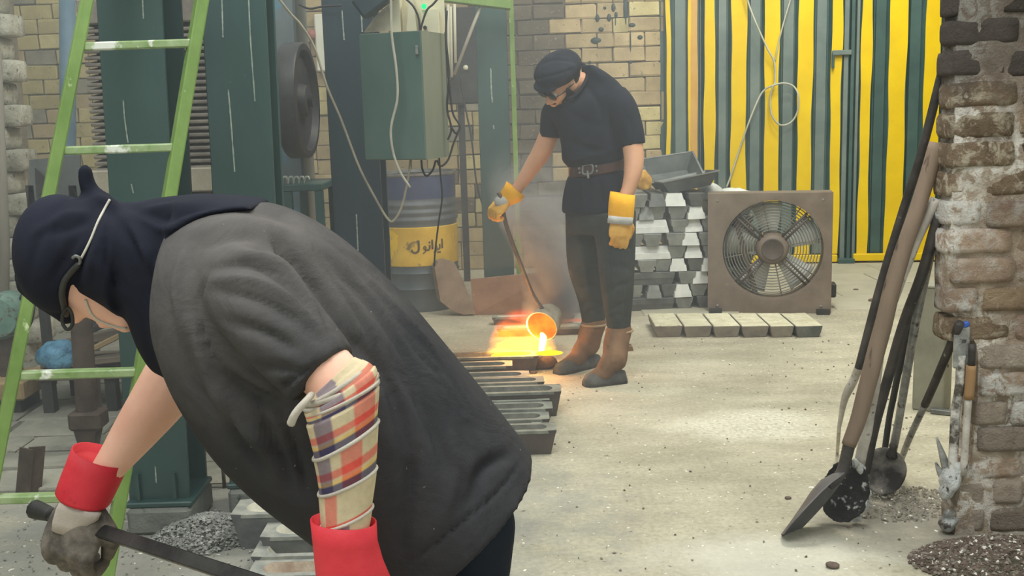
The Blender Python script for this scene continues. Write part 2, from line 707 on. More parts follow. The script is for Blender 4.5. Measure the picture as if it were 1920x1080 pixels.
M_YEL = mat('yellow_gate_paint', (212, 176, 0), (226, 192, 0), 3, 0.42, bscale=25, bstr=0.12, spec=0.3, flecks=(190, 150, 20), fscale=60, famt=0.7)
M_GATEG = mat('grey_green_gate_paint', (92, 106, 101), (114, 125, 117), 4, 0.33, bscale=20, bstr=0.1, spec=0.5, flecks=(160, 165, 150), fscale=50, famt=0.74)
M_GATED = mat('dark_green_gate_paint', (52, 76, 72), (68, 94, 88), 4, 0.36, bscale=20, bstr=0.1, spec=0.5)
M_GATEM = mat('mid_green_gate_paint', (50, 74, 69), (64, 90, 84), 4, 0.36, bscale=20, bstr=0.1, spec=0.5)
M_OCHRE = mat('faded_orange_paint', (186, 140, 60), (204, 160, 84), 4, 0.45, bscale=20, bstr=0.1)
door = structure('door_1', join([beam(gp(-0.01, -0.06, 1.35), gp(2.9, -0.06, 1.35), 0.02, 2.7)]), M_GATED, label='corrugated metal gate painted in yellow and green stripes')
GZ0, GZ1 = 0.075, 2.7


def strip(u0, u1, n, z0, z1, wob, thick, seed):
    """upright painted strip with a hand-painted wavering edge"""
    zs = np.linspace(z0, z1, 26)
    r = np.random.default_rng(seed)
    p = r.uniform(0, 6.28, 4)
    L = u0 + wob * (np.sin(zs * 4.1 + p[0]) + 0.7 * np.sin(zs * 9.7 + p[1]))
    R_ = u1 + wob * (np.sin(zs * 4.6 + p[2]) + 0.7 * np.sin(zs * 8.9 + p[3]))
    rings = [[gp(a, n, z), gp(b, n, z), gp(b, n - thick, z), gp(a, n - thick, z)] for a, b, z in zip(L, R_, zs)]
    return loft(np.array(rings))


def rib(u0, u1, n0, n1, sl, z0, z1):
    """trapezoid sheet rib standing n1 proud of the ground sheet n0"""
    prof = [(u0, n0), (u0 + sl, n1), (u1 - sl, n1), (u1, n0)]
    rings = [[gp(u, n, z) for u, n in prof] for z in (z0, z1)]
    return loft(np.array(rings))


def sheets(stripes, z0, z1):
    for k, (a, b, kind) in enumerate(stripes):
        u0, u1 = gate_u(a), gate_u(b)
        if kind == 'y' and b - a > 12:
            u0, u1 = u0 - 0.002, u1 + 0.002
        if kind == 'y':
            s = 0.02
            part('ribbed_sheet', rib(u0 - s, u1 + s, -0.04, 0.0, s, z0, z1), M_GATED, door)
            part('yellow_stripe', strip(u0, u1, 0.003, z0, z1, 0.0045, 0.006, 30 + k), M_YEL, door, label='yellow painted stripe')
        elif kind == 'o':
            part('yellow_stripe', strip(u0 - 0.02, u0, 0.006, z0, z1, 0.002, 0.006, 60 + k), M_YEL, door, label='narrow yellow stripe')
            part('orange_stripe', strip(u0, u1, 0.003, z0, z1, 0.002, 0.02, 70 + k), M_OCHRE, door, label='faded orange stripe')
        else:
            m = M_GATEG if kind == 'g' else M_GATEM
            part('green_panel', rib(u0 + 0.014, u1 - 0.014, -0.05, -0.03, 0.006, z0, z1), m, door)


sheets([(1250, 1258, 'y'), (1262, 1291, 'g'), (1295, 1308, 'o'), (1309, 1319, 'g'), (1321, 1340, 'y'), (1343, 1366, 'g'), (1371, 1398, 'y'), (1402, 1429, 'g'),
        (1433, 1459, 'y'), (1463, 1491, 'g'), (1495, 1521, 'y'), (1525, 1552, 'g'), (1557, 1575, 'y'),
        (1612, 1630, 'y'), (1634, 1662, 'd'), (1664, 1695, 'y'), (1698, 1727, 'd'), (1730, 1758, 'y'), (1762, 1790, 'd'), (1795, 1820, 'y'), (1824, 1850, 'd')], GZ0, GZ1)
for a, b in ((1578, 1588), (1591, 1599), (1601, 1608)):
    ua, ub = gate_u(a), gate_u(b)
    part('frame_post', rib(ua, ub, -0.04, 0.012, 0.004, 0.01, GZ1), M_GATEG if a != 1591 else M_GATED, door)
for a, b, z in ((1240, 1574, 0.04), (1604, 1860, 0.045)):
    part('bottom_rail', beam(gp(gate_u(a), 0.01, z), gp(gate_u(b), 0.01, z), 0.05, 0.06, 0.006), M_YEL, door, label='yellow bottom rail')
part('foot_plate', beam(gp(gate_u(1574), 0.02, 0.02), gp(gate_u(1606), 0.02, 0.02), 0.08, 0.04, 0.004), M_GATED, door)
lz = at(1576, 98, 8.6)[2]
b_ = part('bolt', beam(gp(gate_u(1556), 0.03, lz), gp(gate_u(1592), 0.03, lz), 0.025, 0.04, 0.005), M_GATEG, door, label='grey sliding bolt')
part('staple', beam(gp(gate_u(1558), 0.03, lz - 0.12), gp(gate_u(1558), 0.03, lz), 0.02, 0.02, 0.003), M_GATED, door)

# ------------------------------------------------------------------ old brick pier close by on the right
def pier_material(name, a, b, flecks, famt):
    t = NT(name)
    inf = t.n('ObjectInfo')
    geo = t.n('NewGeometry').outputs['Position']
    co = geo
    n1 = t.noise(co, 9, 7, 0.65, 0.8)
    col = t.ramp(n1, [(0.32, a), (0.66, b)])
    n2 = t.noise(co, 26, 6, 0.7, 0.6)
    f = t.n('MapRange', i_0=n2, i_1=famt, i_2=famt + 0.1)
    n3 = t.n('MapRange', i_0=t.noise(co, 5, 4, 0.6), i_1=0.42, i_2=0.58)
    col = t.mix(t.math('MULTIPLY', f.outputs[0], n3.outputs[0]), col, lin(flecks))
    dk = t.n('MapRange', i_0=t.noise(co, 40, 5, 0.7), i_1=0.6, i_2=0.72)
    col = t.mix(t.math('MULTIPLY', dk.outputs[0], 0.6), col, lin((70, 58, 48)))
    # soot from the furnace flue coats the upper courses down to a ragged line
    gs = t.n('SeparateXYZ')
    t.t.links.new(geo, gs.inputs[0])
    sl = t.math('ADD', gs.outputs[2], t.math('MULTIPLY', t.math('SUBTRACT', t.noise(co, 4.5, 5, .65), .5), .5))
    sf = t.n('MapRange', i_0=sl, i_1=1.26, i_2=1.42)
    col = t.mix(t.math('MULTIPLY', sf.outputs[0], .7), col, lin((92, 84, 78)))
    hs = t.n('HueSaturation')
    t.set(hs.inputs['Value'], t.math('MULTIPLY_ADD', inf.outputs['Random'], 0.5, 0.76))
    t.t.links.new(col, hs.inputs['Color'])
    h = t.math('ADD', t.noise(co, 30, 8, 0.7, 0.5), t.math('MULTIPLY', t.noise(co, 130, 4, 0.7), 0.5))
    return t.finish(hs.outputs[0], 0.93, 0, h, 1.0, 0.035, 0.25)


MP = {'dark': pier_material('smoke_dark_brick', (84, 76, 70), (124, 112, 102), (160, 148, 134), 0.64),
      'tan': pier_material('chipped_tan_brick', (136, 114, 92), (178, 154, 126), (228, 212, 186), 0.49),
      'brown': pier_material('limestained_brown_brick', (166, 138, 120), (206, 180, 156), (250, 244, 234), 0.41),
      'grey': pier_material('dusty_pink_grey_brick', (168, 150, 134), (196, 180, 164), (226, 216, 204), 0.58),
      'mortar': pier_material('crumbling_mortar', (160, 140, 122), (200, 180, 158), (248, 240, 228), 0.43)}
FY = 3.13
core = []
zc = np.linspace(0, 2.2, 70)
xc = np.linspace(0, 1, 34)
X, Z = np.meshgrid(xc, zc)
x0r = 1.3 + 0.1 * (1 / (1 + np.exp((Z - 0.66) * 40))) - 0.05 * (1 / (1 + np.exp((Z - 0.2) * 40)))
X = x0r + X * (2.25 - x0r)
Vf = np.stack([X.ravel(), np.full(X.size, FY + 0.0), Z.ravel()], 1)
Vf[:, 1] += 0.011 * nz(Vf, 24, 5) + 0.008 * nz(Vf, 70, 6)
Vf[:, 0] += np.where(X.ravel() < x0r.ravel() + 0.01, 0.008 * nz(Vf, 22, 8), 0)
nx = len(xc)
Ff = [(i * nx + j, i * nx + j + 1, (i + 1) * nx + j + 1, (i + 1) * nx + j) for i in range(len(zc) - 1) for j in range(nx - 1)]
core.append((Vf, Ff))
left = np.array([[[Vf[i * nx][0], Vf[i * nx][1], zc[i]], [Vf[i * nx][0] + 0.006 * math.sin(i * 1.7), 3.17, zc[i]], [Vf[i * nx][0], 3.23, zc[i]], [2.25, 3.23, zc[i]], [2.25, Vf[i * nx][1], zc[i]]] for i in range(len(zc))])
core.append(loft(left, True, False))
pillar = structure('wall_right_pier', join(core), MP['mortar'], True, label='old brick pier with flaking limewash and smoke-dark top')
CH = 0.0868
PB = {}
for key in ('dark', 'tan', 'brown', 'grey'):
    PB[key] = [brick_meshes(4, w, 0.105, 0.074, 0.0045, MP[key], 4) for w in (0.098, 0.195)]
for c in range(25):
    z = 0.045 + c * CH
    ztop = z > 1.36
    if c <= 1:
        edge, kinds = 1.345, ['grey']
    elif c <= 2:
        edge, kinds = 1.365, ['grey', 'brown']
    elif z < 0.64:
        edge, kinds = 1.397, ['brown', 'brown', 'grey']
    elif z < 1.0:
        edge, kinds = 1.295, ['brown', 'brown', 'brown', 'tan']
    elif z < 1.4:
        edge, kinds = 1.287, ['tan', 'tan', 'brown', 'dark']
    else:
        edge, kinds = 1.285, ['dark']
    x = edge + random.uniform(-0.006, 0.006)
    first = c % 2 == 0
    while x < 2.2:
        sz = 0 if (first and c % 4 == 0) or random.random() < 0.22 else 1
        first = False
        w = (0.098, 0.195)[sz]
        key = random.choice(kinds)
        if 1.15 < z < 1.42 and x > 1.5 and random.random() < 0.5:
            key = 'dark'
        o = link('brick', random.choice(PB[key][sz]), pillar, (x + w / 2, FY + 0.044 + random.uniform(-0.008, 0.01), z + random.uniform(-0.004, 0.004)))
        o.rotation_euler = (random.uniform(-0.03, 0.03), random.uniform(-0.02, 0.02), random.uniform(-0.04, 0.04))
        x += w + 0.014

# ------------------------------------------------------------------ steel columns of the presses
M_COL = mat('dark_green_machine_paint', (36, 62, 60), (50, 78, 74), 3, 0.42, bscale=25, bstr=0.12, spec=0.5, flecks=(126, 140, 132), fscale=34, famt=0.72, stretch=(1, 1, 0.35))
M_COLB = mat('blue_black_machine_paint', (26, 42, 50), (38, 58, 66), 3, 0.42, bscale=25, bstr=0.12, spec=0.5, flecks=(100, 118, 122), fscale=40, famt=0.73, stretch=(1, 1, 0.3))
M_LIME = mat('lime_green_paint', (98, 128, 54), (126, 154, 80), 9, 0.45, bscale=50, bstr=0.2, spec=0.5, flecks=(196, 210, 160), fscale=30, famt=0.66, stretch=(1, 1, 0.5))
M_CONC = mat('dusty_concrete_plinth', (104, 106, 100), (134, 134, 126), 6, 0.9, bscale=50, bstr=0.5, bdist=0.02, flecks=(48, 66, 62), fscale=14, famt=0.62)
M_STEEL = mat('raw_grey_steel', (92, 94, 92), (132, 132, 126), 8, 0.5, 0.3, bscale=60, bstr=0.2)
M_DARK = mat('dark_grimy_steel', (44, 44, 44), (66, 64, 60), 8, 0.6, 0.2, bscale=60, bstr=0.3)
M_CREAM = mat('cream_enamel', (196, 190, 162), (218, 212, 186), 5, 0.5, bscale=40, bstr=0.1, flecks=(120, 108, 90), famt=0.7)


def column(label, xb, yb, xt, yt, w, dep, m, plinth=False):
    B = gr(xb, yb)
    Y = B[1]
    T = at(xt, yt, Y)
    T = B + (T - B) * (2.75 / T[2]) if T[2] > 0 else T
    t = thing('steel_column', label, 'column', B)
    W, D, k = px(w, Y), dep, 0.018
    fr = B + np.array([0, 0, 0.012])
    part('front_flange', beam(fr + [0, 0, 0], T, k if False else W, k, 0.003, up=(0, 1, 0)), m, t)
    part('back_flange', beam(fr + [0, D, 0], T + [0, D, 0], W, k, 0.003, up=(0, 1, 0)), m, t)
    part('web', beam(fr + [0, D / 2, 0], T + [0, D / 2, 0], 0.016, D - k, 0, up=(0, 1, 0)), m, t)
    if plinth:
        part('plinth', box((B[0] + 0.01, Y + D / 2 - 0.02, 0.045), (W * 1.06, D + 0.07, 0.09), bevel=0.012), M_CONC, t, label='ash-dusted concrete plinth')
        part('base_plate', box((B[0] + 0.01, Y + D / 2 - 0.02, 0.1), (W * 1.1, D + 0.05, 0.018), bevel=0.004), m, t)
        for sx in (-1, 1):
            part('gusset', beam((B[0] + sx * W * 0.3, Y - 0.012, 0.11), (B[0] + sx * W * 0.3, Y - 0.012, 0.2), 0.012, 0.03, 0), m, t)
    else:
        part('base_plate', box((B[0], Y + D / 2, 0.01), (W * 1.25, D + 0.1, 0.02), bevel=0.004), m, t)
    return t, B, T


colA = column('green steel column on a concrete plinth, behind the lime green ladder', 304, 992, 243, 0, 118, 0.2, M_COL, True)
colB = column('green steel column right of the ladder, behind the stooping man', 490, 955, 438, 0, 116, 0.13, M_COL, True)
colC = column('blue-black steel column with the green cabinet in front of it', 690, 745, 650, 0, 92, 0.24, M_COLB)
colD = column('slim green column with a lime edge strip, behind the pouring man', 938, 575, 919, 0, 57, 0.2, M_COL)
B, T = colD[1], colD[2]
part('edge_strip', beam(B + [0.135, -0.02, 0.02], T + [0.135, -0.02, 0], 0.032, 0.03, 0.003, up=(0, 1, 0)), M_LIME, colD[0], label='lime green edge strip')
a, b = at(826, -6, 6.9), at(958, 10, 6.9)
part('top_beam', beam(a, b, 0.12, 0.055, 0.004, up=(0, 0, 1)), M_LIME, colD[0], label='lime green angle beam')

M_STREAK = mat('chalky_paint_run', (120, 134, 126), (164, 172, 160), 40, 0.7, bstr=0)
for (ob, B_, _), runs in ((colA, [[(231, 188), (234, 225), (240, 268)], [(267, -5), (269, 35)], [(291, 490), (293, 500)], [(246, 345), (250, 362)], [(291, 875), (293, 905)]]),
                          (colB, [[(416, -5), (418, 70)], [(428, 168), (432, 215), (440, 322)], [(466, -5), (470, 80), (478, 190)]]), (colC, [[(676, -5), (679, 60)], [(641, 20), (645, 75)], [(668, 402), (671, 470)]]), (colD, [[(920, 128), (921, 165), (923, 192)], [(925, 235), (926, 242)]])):
    for q in runs:
        P = spline([at(x, y, B_[1] - 0.011) for x, y in q], 14)
        wv = px(1.7, B_[1]) * (0.5 + 0.5 * np.abs(np.sin(np.arange(14) * 1.9 + len(q))))
        part('paint_run', tube(P, wv, 5, flat=0.5), M_STREAK, ob, label='thin chalky paint run')

# ------------------------------------------------------------------ lime green ladder
lad = thing('ladder', 'lime green steel ladder leaning by the green columns', 'ladder', gr(95, 1095))


def lad_y(y):
    return 2.84 + (1090 - y) / 1090 * 0.36


def rail_pt(x0, y0, x1, y1, y):
    return at(x0 + (x1 - x0) * (y - y0) / (y1 - y0), y, lad_y(y))


LR = lambda y: rail_pt(163, 0, -14, 905, y)
RR = lambda y: rail_pt(378, 0, 204, 1060, y)
for f in (LR, RR):
    a, b = f(1082), f(-140)
    part('rail', beam(a, b, 0.034, 0.06, 0.004, up=(-0.45, 0.9, 0)), M_LIME, lad)
M_RUNG = mat('worn_lime_rung', (106, 136, 66), (158, 174, 130), 14, 0.35, bscale=50, bstr=0.15, spec=0.6, stretch=(1, 1, 1), flecks=(214, 216, 204), fscale=16, famt=0.55)
for y in (-100, 88, 283, 492, 704, 936):
    part('rung', beam(LR(y) + [0.01, 0, 0], RR(y - 7) - [0.005, 0, 0], 0.034, 0.024, 0.004), M_RUNG, lad)

# ------------------------------------------------------------------ ribbed casing between the columns
M_RIB = mat('dusty_brown_grey_casting', (96, 90, 82), (134, 127, 116), 8, 0.8, bscale=60, bstr=0.4)
Yr = 4.5
x0, x1 = at(166, 200, Yr)[0], at(398, 200, Yr)[0]
zt, zb = at(300, 42, Yr)[2], at(300, 316, Yr)[2]
rc = thing('ribbed_casing', 'tall ribbed brown-grey casing standing behind the ladder', 'machine', ((x0 + x1) / 2, Yr + 0.15, 0))
part('body', box(((x0 + x1) / 2, Yr + 0.2, (zt + zb) / 2), (x1 - x0 - 0.07, 0.3, zt - zb)), M_DARK, rc)
ns = 22
for i in range(ns):
    z = zb + (zt - zb) * (i + 0.5) / ns
    part('rib', box(((x0 + x1) / 2, Yr + 0.12, z), (x1 - x0, 0.24, (zt - zb) / ns * 0.55), bevel=0.004, rot=Matrix.Rotation(0.12, 3, 'X')), M_RIB, rc)
part('sill_block', box(((x0 + x1) / 2, Yr + 0.16, zb - 0.05), (x1 - x0 + 0.03, 0.36, 0.1), bevel=0.006), mat('pale_dusty_block', (140, 132, 116), (170, 160, 142), 5, 0.9, bstr=0.4), rc)
part('stand', box(((x0 + x1) / 2, Yr + 0.2, (zb - 0.1) / 2), (x1 - x0 - 0.05, 0.25, zb - 0.1)), M_DARK, rc)
part('cap', box(((x0 + x1) / 2, Yr + 0.16, zt + 0.05), (x1 - x0 + 0.02, 0.34, 0.1), bevel=0.006), M_RIB, rc)

# ------------------------------------------------------------------ press body with flywheel, bench with hooks
M_BLUEGREY = mat('worn_blue_grey_machine_paint', (92, 100, 100), (118, 128, 128), 3, 0.5, bscale=30, bstr=0.2, flecks=(86, 140, 160), fscale=3.5, famt=0.56, stretch=(1, 1, 0.5))
Yp = 4.75
Yq_ = 5.2
pr = thing('press_body', 'blue-grey press body carrying a dark flywheel', 'machine', at(540, 350, Yq_) * [1, 1, 0])
a, b = at(538, 380, Yq_), at(529, -40, Yq_)
part('body', beam(a * [1, 1, 0] + [0.03, 0, 0], b, 0.16, 0.3, 0.01, up=(0, 1, 0)), M_BLUEGREY, pr)
c = at(558, 189, Yp - 0.02)
Vw, Fw = lathe([(0.0, -0.045), (0.06, -0.045), (0.08, -0.03), (0.22, -0.03), (0.232, -0.055), (0.262, -0.055), (0.268, -0.045), (0.268, 0.045), (0.262, 0.055), (0.235, 0.055), (0.222, 0.02), (0.08, 0.02), (0.07, 0.06), (0.0, 0.06)], 40)
Rw = np.array(Matrix.Rotation(math.radians(-2.5), 3, 'Z') @ Matrix.Rotation(PI / 2, 3, 'Y'))
Vw = np.asarray(Vw) * [.93, .93, .8]
part('flywheel', (Vw @ Rw.T + c, Fw), mat('dark_oily_flywheel', (50, 52, 56), (74, 72, 70), 6, 0.5, 0.3), pr, smooth='auto', label='dark dished flywheel')
part('axle', tube([c - Rw @ [0, 0, 0.1], c + Rw @ [0, 0, 0.07]], 0.03, 14), M_DARK, pr, smooth='auto')
part('bearing_arm', beam(c - Rw @ [0, 0, 0.08], c - Rw @ [0, 0, 0.08] + [0, 0.36, 0], 0.05, 0.14, 0.008), M_BLUEGREY, pr)
Yb = 4.7
bz = at(560, 352, Yb)[2]
bx0, bx1 = at(531, 352, Yb)[0], at(606, 348, Yb)[0]
bn = thing('machine_bench', 'small green steel bench below the flywheel', 'bench', ((bx0 + bx1) / 2, Yb + 0.2, 0))
part('top', box(((bx0 + bx1) / 2, Yb + 0.18, bz), (bx1 - bx0, 0.4, 0.03), bevel=0.004), M_COL, bn)
for x in (bx0 + 0.02, bx1 - 0.02):
    for yy in (Yb, Yb + 0.36):
        part('leg', box((x, yy, bz / 2 - 0.008), (0.035, 0.035, bz - 0.016)), M_COL, bn)
for i, xx in enumerate((530, 541, 551, 561, 571)):
    p = [at(xx, 352, Yb + 0.03), at(xx, 340, Yb + 0.03), at(xx + 2, 333, Yb + 0.03), at(xx + 7, 332, Yb + 0.03), at(xx + 9, 338, Yb + 0.03)]
    p[0][2] = bz + 0.015
    solid('hook', tube(spline(p, 12), 0.006, 8), mat('pale_hook_steel', (150, 156, 146), (186, 190, 180), 8, 0.5, 0.4) if i == 0 else bpy.data.materials['pale_hook_steel'],
          'pale steel hook standing on the machine bench, %s from the press' % ORD[i], 'hook', True, 'hooks on the machine bench')

# ------------------------------------------------------------------ control cabinet, casing and cables above
Yc = 4.32
cab = thing('control_cabinet', 'green sheet-steel control cabinet hung on the blue-black column', 'cabinet', at(750, 298, Yc))
M_CAB = mat('streaked_green_cabinet_paint', (54, 84, 76), (84, 104, 96), 2.2, 0.5, bscale=20, bstr=0.1, stretch=(1, 1, 0.6), spec=0.45)
M_CABS = mat('dusty_olive_cabinet_side', (104, 110, 94), (128, 130, 112), 3, 0.55, bscale=20, bstr=0.1, stretch=(1, 1, 0.4))
ztop, zbot = at(740, 62, Yc)[2], at(740, 299, Yc)[2]
pl, pm, pr_ = at(681, 180, Yc), at(795, 180, Yc - 0.1), at(838, 180, Yc + 0.12)
dF = (pm - pl) * [1, 1, 0]
dS = (pr_ - pm) * [1, 1, 0]
hh = ztop - zbot
ctr = pl + dF / 2 + dS / 2
ctr[2] = (ztop + zbot) / 2
def para(o_, u, v, h, z0):
    r = [[o_ * [1, 1, 0] + [0, 0, z], (o_ + u) * [1, 1, 0] + [0, 0, z], (o_ + u + v) * [1, 1, 0] + [0, 0, z], (o_ + v) * [1, 1, 0] + [0, 0, z]] for z in (z0, z0 + h)]
    return loft(np.array(r))
part('body', para(pl, dF, dS, hh, zbot), M_CABS, cab)
nF = np.array([dF[1], -dF[0], 0]) / np.linalg.norm(dF)
part('cabinet_door', para(pl + nF * 0.012 + dF * 0.01, dF * 0.985, -nF * 0.012, hh * 0.985, zbot + hh * 0.008), M_CAB, cab)
part('latch', beam(pl + nF * 0.02 + dF * 0.95 + [0, 0, hh * 0.3], pl + nF * 0.02 + dF * 0.95 + [0, 0, hh * 0.37], 0.012, 0.016, 0.003), M_STEEL, cab)
part('bracket', beam(ctr + [-0.05, 0.05, 0], ctr + [-0.09, 0.3, 0.0], 0.08, 0.1), M_DARK, cab)

Yk = 4.5
cs = thing('switchgear_casing', 'cream switchgear casing with a green indicator lamp, above the green cabinet', 'casing', at(770, 60, Yk))
zc0 = ztop + 0.002
def casing(xa, xb, d0, d1, ytop, skew=0):
    a, b = at(xa, 60, Yk), at(xb, 60, Yk)
    zt_ = at(xa, ytop, Yk)[2]
    r = [[[a[0] + sk, Yk + d0, z], [b[0] + sk, Yk + d0, z], [b[0] + sk, Yk + d1, z], [a[0] + sk, Yk + d1, z]] for z, sk in ((zc0, 0), (zt_, skew))]
    return loft(np.array(r))
part('back_panel', casing(724, 832, 0.1, 0.13, -40), M_CREAM, cs)
part('upright', casing(732, 752, 0.0, 0.1, -40), M_CREAM, cs)
part('sloping_cover', loft(np.array([[at(682, 61, Yk), at(735, 58, Yk), at(735, 58, Yk + 0.12), at(682, 61, Yk + 0.12)], [at(700, 34, Yk + 0.02), at(735, 14, Yk), at(735, 14, Yk + 0.12), at(700, 34, Yk + 0.12)], [at(728, 8, Yk + 0.03), at(735, -8, Yk + 0.02), at(735, -8, Yk + 0.12), at(728, 8, Yk + 0.12)]])), mat('dusty_beige_cover', (150, 142, 124), (190, 184, 164), 9, 0.8), cs)
ter = part('terminal_box', casing(790, 822, 0.03, 0.1, 17), M_CREAM, cs)
part('tapered_bracket', loft(np.array([[at(762, 58, Yk), at(782, 59, Yk), at(782, 59, Yk + .08), at(762, 58, Yk + .08)], [at(768, -10, Yk), at(774, -10, Yk), at(774, -10, Yk + .08), at(768, -10, Yk + .08)]])), M_CREAM, cs)
for bx_, by_ in ((776, 52), (797, 52)):
    part('bolt', lathe([(0, -0.01), (0.008, -0.01), (0.008, 0.004), (0, 0.004)], 10, 'Y', at(bx_, by_, Yk + 0.02)), M_DARK, cs)
part('indicator_lamp', ellipsoid(at(795, 12, Yk + 0.02), (0.011, 0.02, 0.011), 12, 8), emission('lit_green_indicator', (30, 235, 130), 1.3), cs, True, label='lit green indicator lamp')
solid('dark_duct', beam(at(672, 20, 4.44), at(735, -28, 4.44), 0.1, 0.09, 0.01), M_COLB, 'dark slanting duct above the sloping cream cover', 'duct')

M_WIRE = mat('grey_cable_sheath', (150, 146, 132), (176, 170, 154), 9, 0.6, bstr=0)
M_BLACKW = mat('black_cable_sheath', (38, 38, 40), (54, 53, 52), 9, 0.6, bstr=0)
M_TANW = mat('dusty_tan_cable', (128, 120, 104), (160, 152, 132), 9, 0.7, bstr=0)
def cable(name, pts, Y, r, m, label, cat='cable', n=40, group=None):
    P = [at(p[0], p[1], p[2] if len(p) > 2 else Y) for p in pts]
    return solid(name, tube(spline(P, n), px(r, Y), 7), m, label, cat, True, group)
cable('pale_cable', [(733, -20), (734, 60), (743, 130), (745, 185), (733, 240), (737, 285), (750, 322), (769, 352)], 4.18, 2.4, M_WIRE, 'pale grey cable hanging down the front of the green cabinet')
cable('looping_cable', [(480, -60), (540, 20), (563, 45), (590, 90), (612, 160), (640, 225), (672, 310), (700, 365), (725, 408), (738, 414), (754, 385), (765, 335), (770, 300)], 4.28, 2.3, M_TANW, 'long sagging cable looping in front of the blue-black column and the barrel')
cable('thin_black_cable', [(862, 140), (872, 200), (884, 260), (893, 340), (905, 385)], 8.15, 1.8, M_BLACKW, 'thin black cable hanging straight beside the slim green column')
cable('drooping_black_cable', [(823, 292), (826, 330), (829, 370), (822, 420), (816, 470), (814, 500)], 4.42, 1.7, M_BLACKW, 'thin dark cable hanging in front of the barrel lettering')
for i, (pts, lb) in enumerate([
        ([(838, 20), (836, 70), (842, 140), (838, 200), (846, 240), (840, 262)], 'black wire down the side of the green cabinet, knotted at its end'),
        ([(758, -5), (775, 12), (785, 35), (787, 62)], 'thick black wire bending down in front of the cream casing'),
        ([(826, -8), (812, 8), (800, 20), (790, 50), (788, 64)], 'thin black wire from the green lamp down to the cabinet top'),
        ([(790, 300), (792, 318), (800, 330), (812, 318), (818, 300), (826, 312), (840, 300), (850, 270), (860, 245)], 'black wire drooping under the green cabinet'),
        ([(560, 8), (580, 16), (607, 12), (640, 10)], 'black wires slung between press body and blue-black column'),
        ([(835, 60), (839, 120), (845, 185), (850, 215), (862, 236), (855, 250), (846, 238)], 'black wire tangle beside the olive cabinet side')]):
    cable('black_wire', pts, 4.4 if i != 4 else 4.9, 2.0, M_BLACKW, lb, 'wire', 30)

Yd = 8.2
pb = thing('distribution_panel', 'dark steel distribution panel with cream conduits beside the slim green column', 'panel', at(866, 195, Yd))
a, b = at(838, 196, Yd), at(893, 12, Yd)
part('panel', box(((a[0] + b[0]) / 2, Yd + 0.1, (a[2] + b[2]) / 2), (b[0] - a[0], 0.18, b[2] - a[2]), bevel=0.01), M_DARK, pb)
for xx, y0_, y1_ in ((840, 8, 150), (845, 12, 145), (852, 5, 118)):
    part('conduit', tube([at(xx, y0_, Yd - 0.03), at(xx + 2, y1_, Yd - 0.03)], 0.011, 10), M_CREAM, pb, True)
part('switch_knob', ellipsoid(at(873, 127, Yd - 0.02), (0.02, 0.02, 0.02), 12, 8), M_CREAM, pb, True, label='round white switch knob')
part('standing_bracket', box((a[0] + 0.1, Yd + 0.14, a[2] / 2), (0.05, 0.05, a[2])), M_DARK, pb)
solid('hook_pole', tube([at(905, 4, 6.88), at(888, 45, 6.88), at(852, 140, 6.88)], [0.009, 0.011, 0.011], 8), M_WIRE, 'thin pale pole slanting between the slim green column and the cabinet', 'pole', True)
wb = thing('wall_switch_box', 'white wall switch box between the press and the blue-black column', 'switch box', at(604, 135, WY - 0.1))
a, b = at(595, 134, WY - 0.1), at(650, 25, WY - 0.1)
part('box_body', box(((a[0] + b[0]) / 2, WY - 0.06, (a[2] + b[2]) / 2), (b[0] - a[0], 0.12, b[2] - a[2]), bevel=0.01), mat('white_enamel', (206, 204, 186), (222, 220, 204), 4, 0.45), wb)
part('red_button', ellipsoid(at(586, 65, WY - 0.08), (0.035, 0.08, 0.045), 12, 8), mat('faded_red_plastic', (150, 92, 84), (170, 108, 98), 6, 0.5), wb, True, label='faded red button box')

# ------------------------------------------------------------------ oil barrel
bc = gr(789, 572)
Rb, Hb = 0.277, 0.93
bar = thing('oil_barrel', 'blue oil barrel with a yellow lettered band, behind the blue-black column', 'barrel', bc)
M_BBLUE = mat('faded_navy_barrel_paint', (48, 58, 92), (72, 80, 104), 5, 0.45, 0.1, bscale=30, bstr=0.2, flecks=(110, 112, 112), famt=0.68, fscale=14)
M_BGREY = mat('worn_grey_barrel_steel', (84, 88, 94), (108, 112, 114), 5, 0.42, 0.3, bscale=30, bstr=0.2)
M_BYEL = mat('stained_yellow_band', (190, 152, 40), (216, 180, 66), 5, 0.5, bscale=30, bstr=0.15, flecks=(120, 100, 56), fscale=9, famt=0.62)
z1, z2, z3 = 0.31, 0.575, 0.78
part('lower_shell', lathe([(Rb * 0.96, 0.0), (Rb, 0.0), (Rb, 0.018), (Rb * 0.985, 0.03), (Rb * 0.985, 0.14), (Rb * 1.02, 0.155), (Rb * 0.985, 0.17), (Rb * 0.985, 0.25), (Rb * 1.015, 0.262), (Rb * 0.985, 0.275), (Rb * 0.985, z1)], 40), mat('sooty_lower_barrel', (60, 72, 78), (82, 92, 96), 5, 0.5, 0.1), bar, 'auto', True)
part('yellow_band', lathe([(Rb * 0.985, z1), (Rb * 1.003, z1 + 0.005), (Rb * 1.003, z2 - 0.005), (Rb * 0.985, z2)], 40), M_BYEL, bar, 'auto', True)
prof = [(Rb * 0.985, z2)]
for zz in (0.6, 0.65, 0.7):
    prof += [(Rb * 0.985, zz), (Rb * 1.02, zz + 0.014), (Rb * 1.02, zz + 0.026), (Rb * 0.985, zz + 0.04)]
part('ribbed_shell', lathe(prof + [(Rb * 0.985, 0.76)], 40), M_BGREY, bar, 'auto', True)
part('upper_shell', lathe([(Rb * 0.985, 0.76), (Rb * 0.985, Hb - 0.02)], 40), M_BBLUE, bar, 'auto', True)
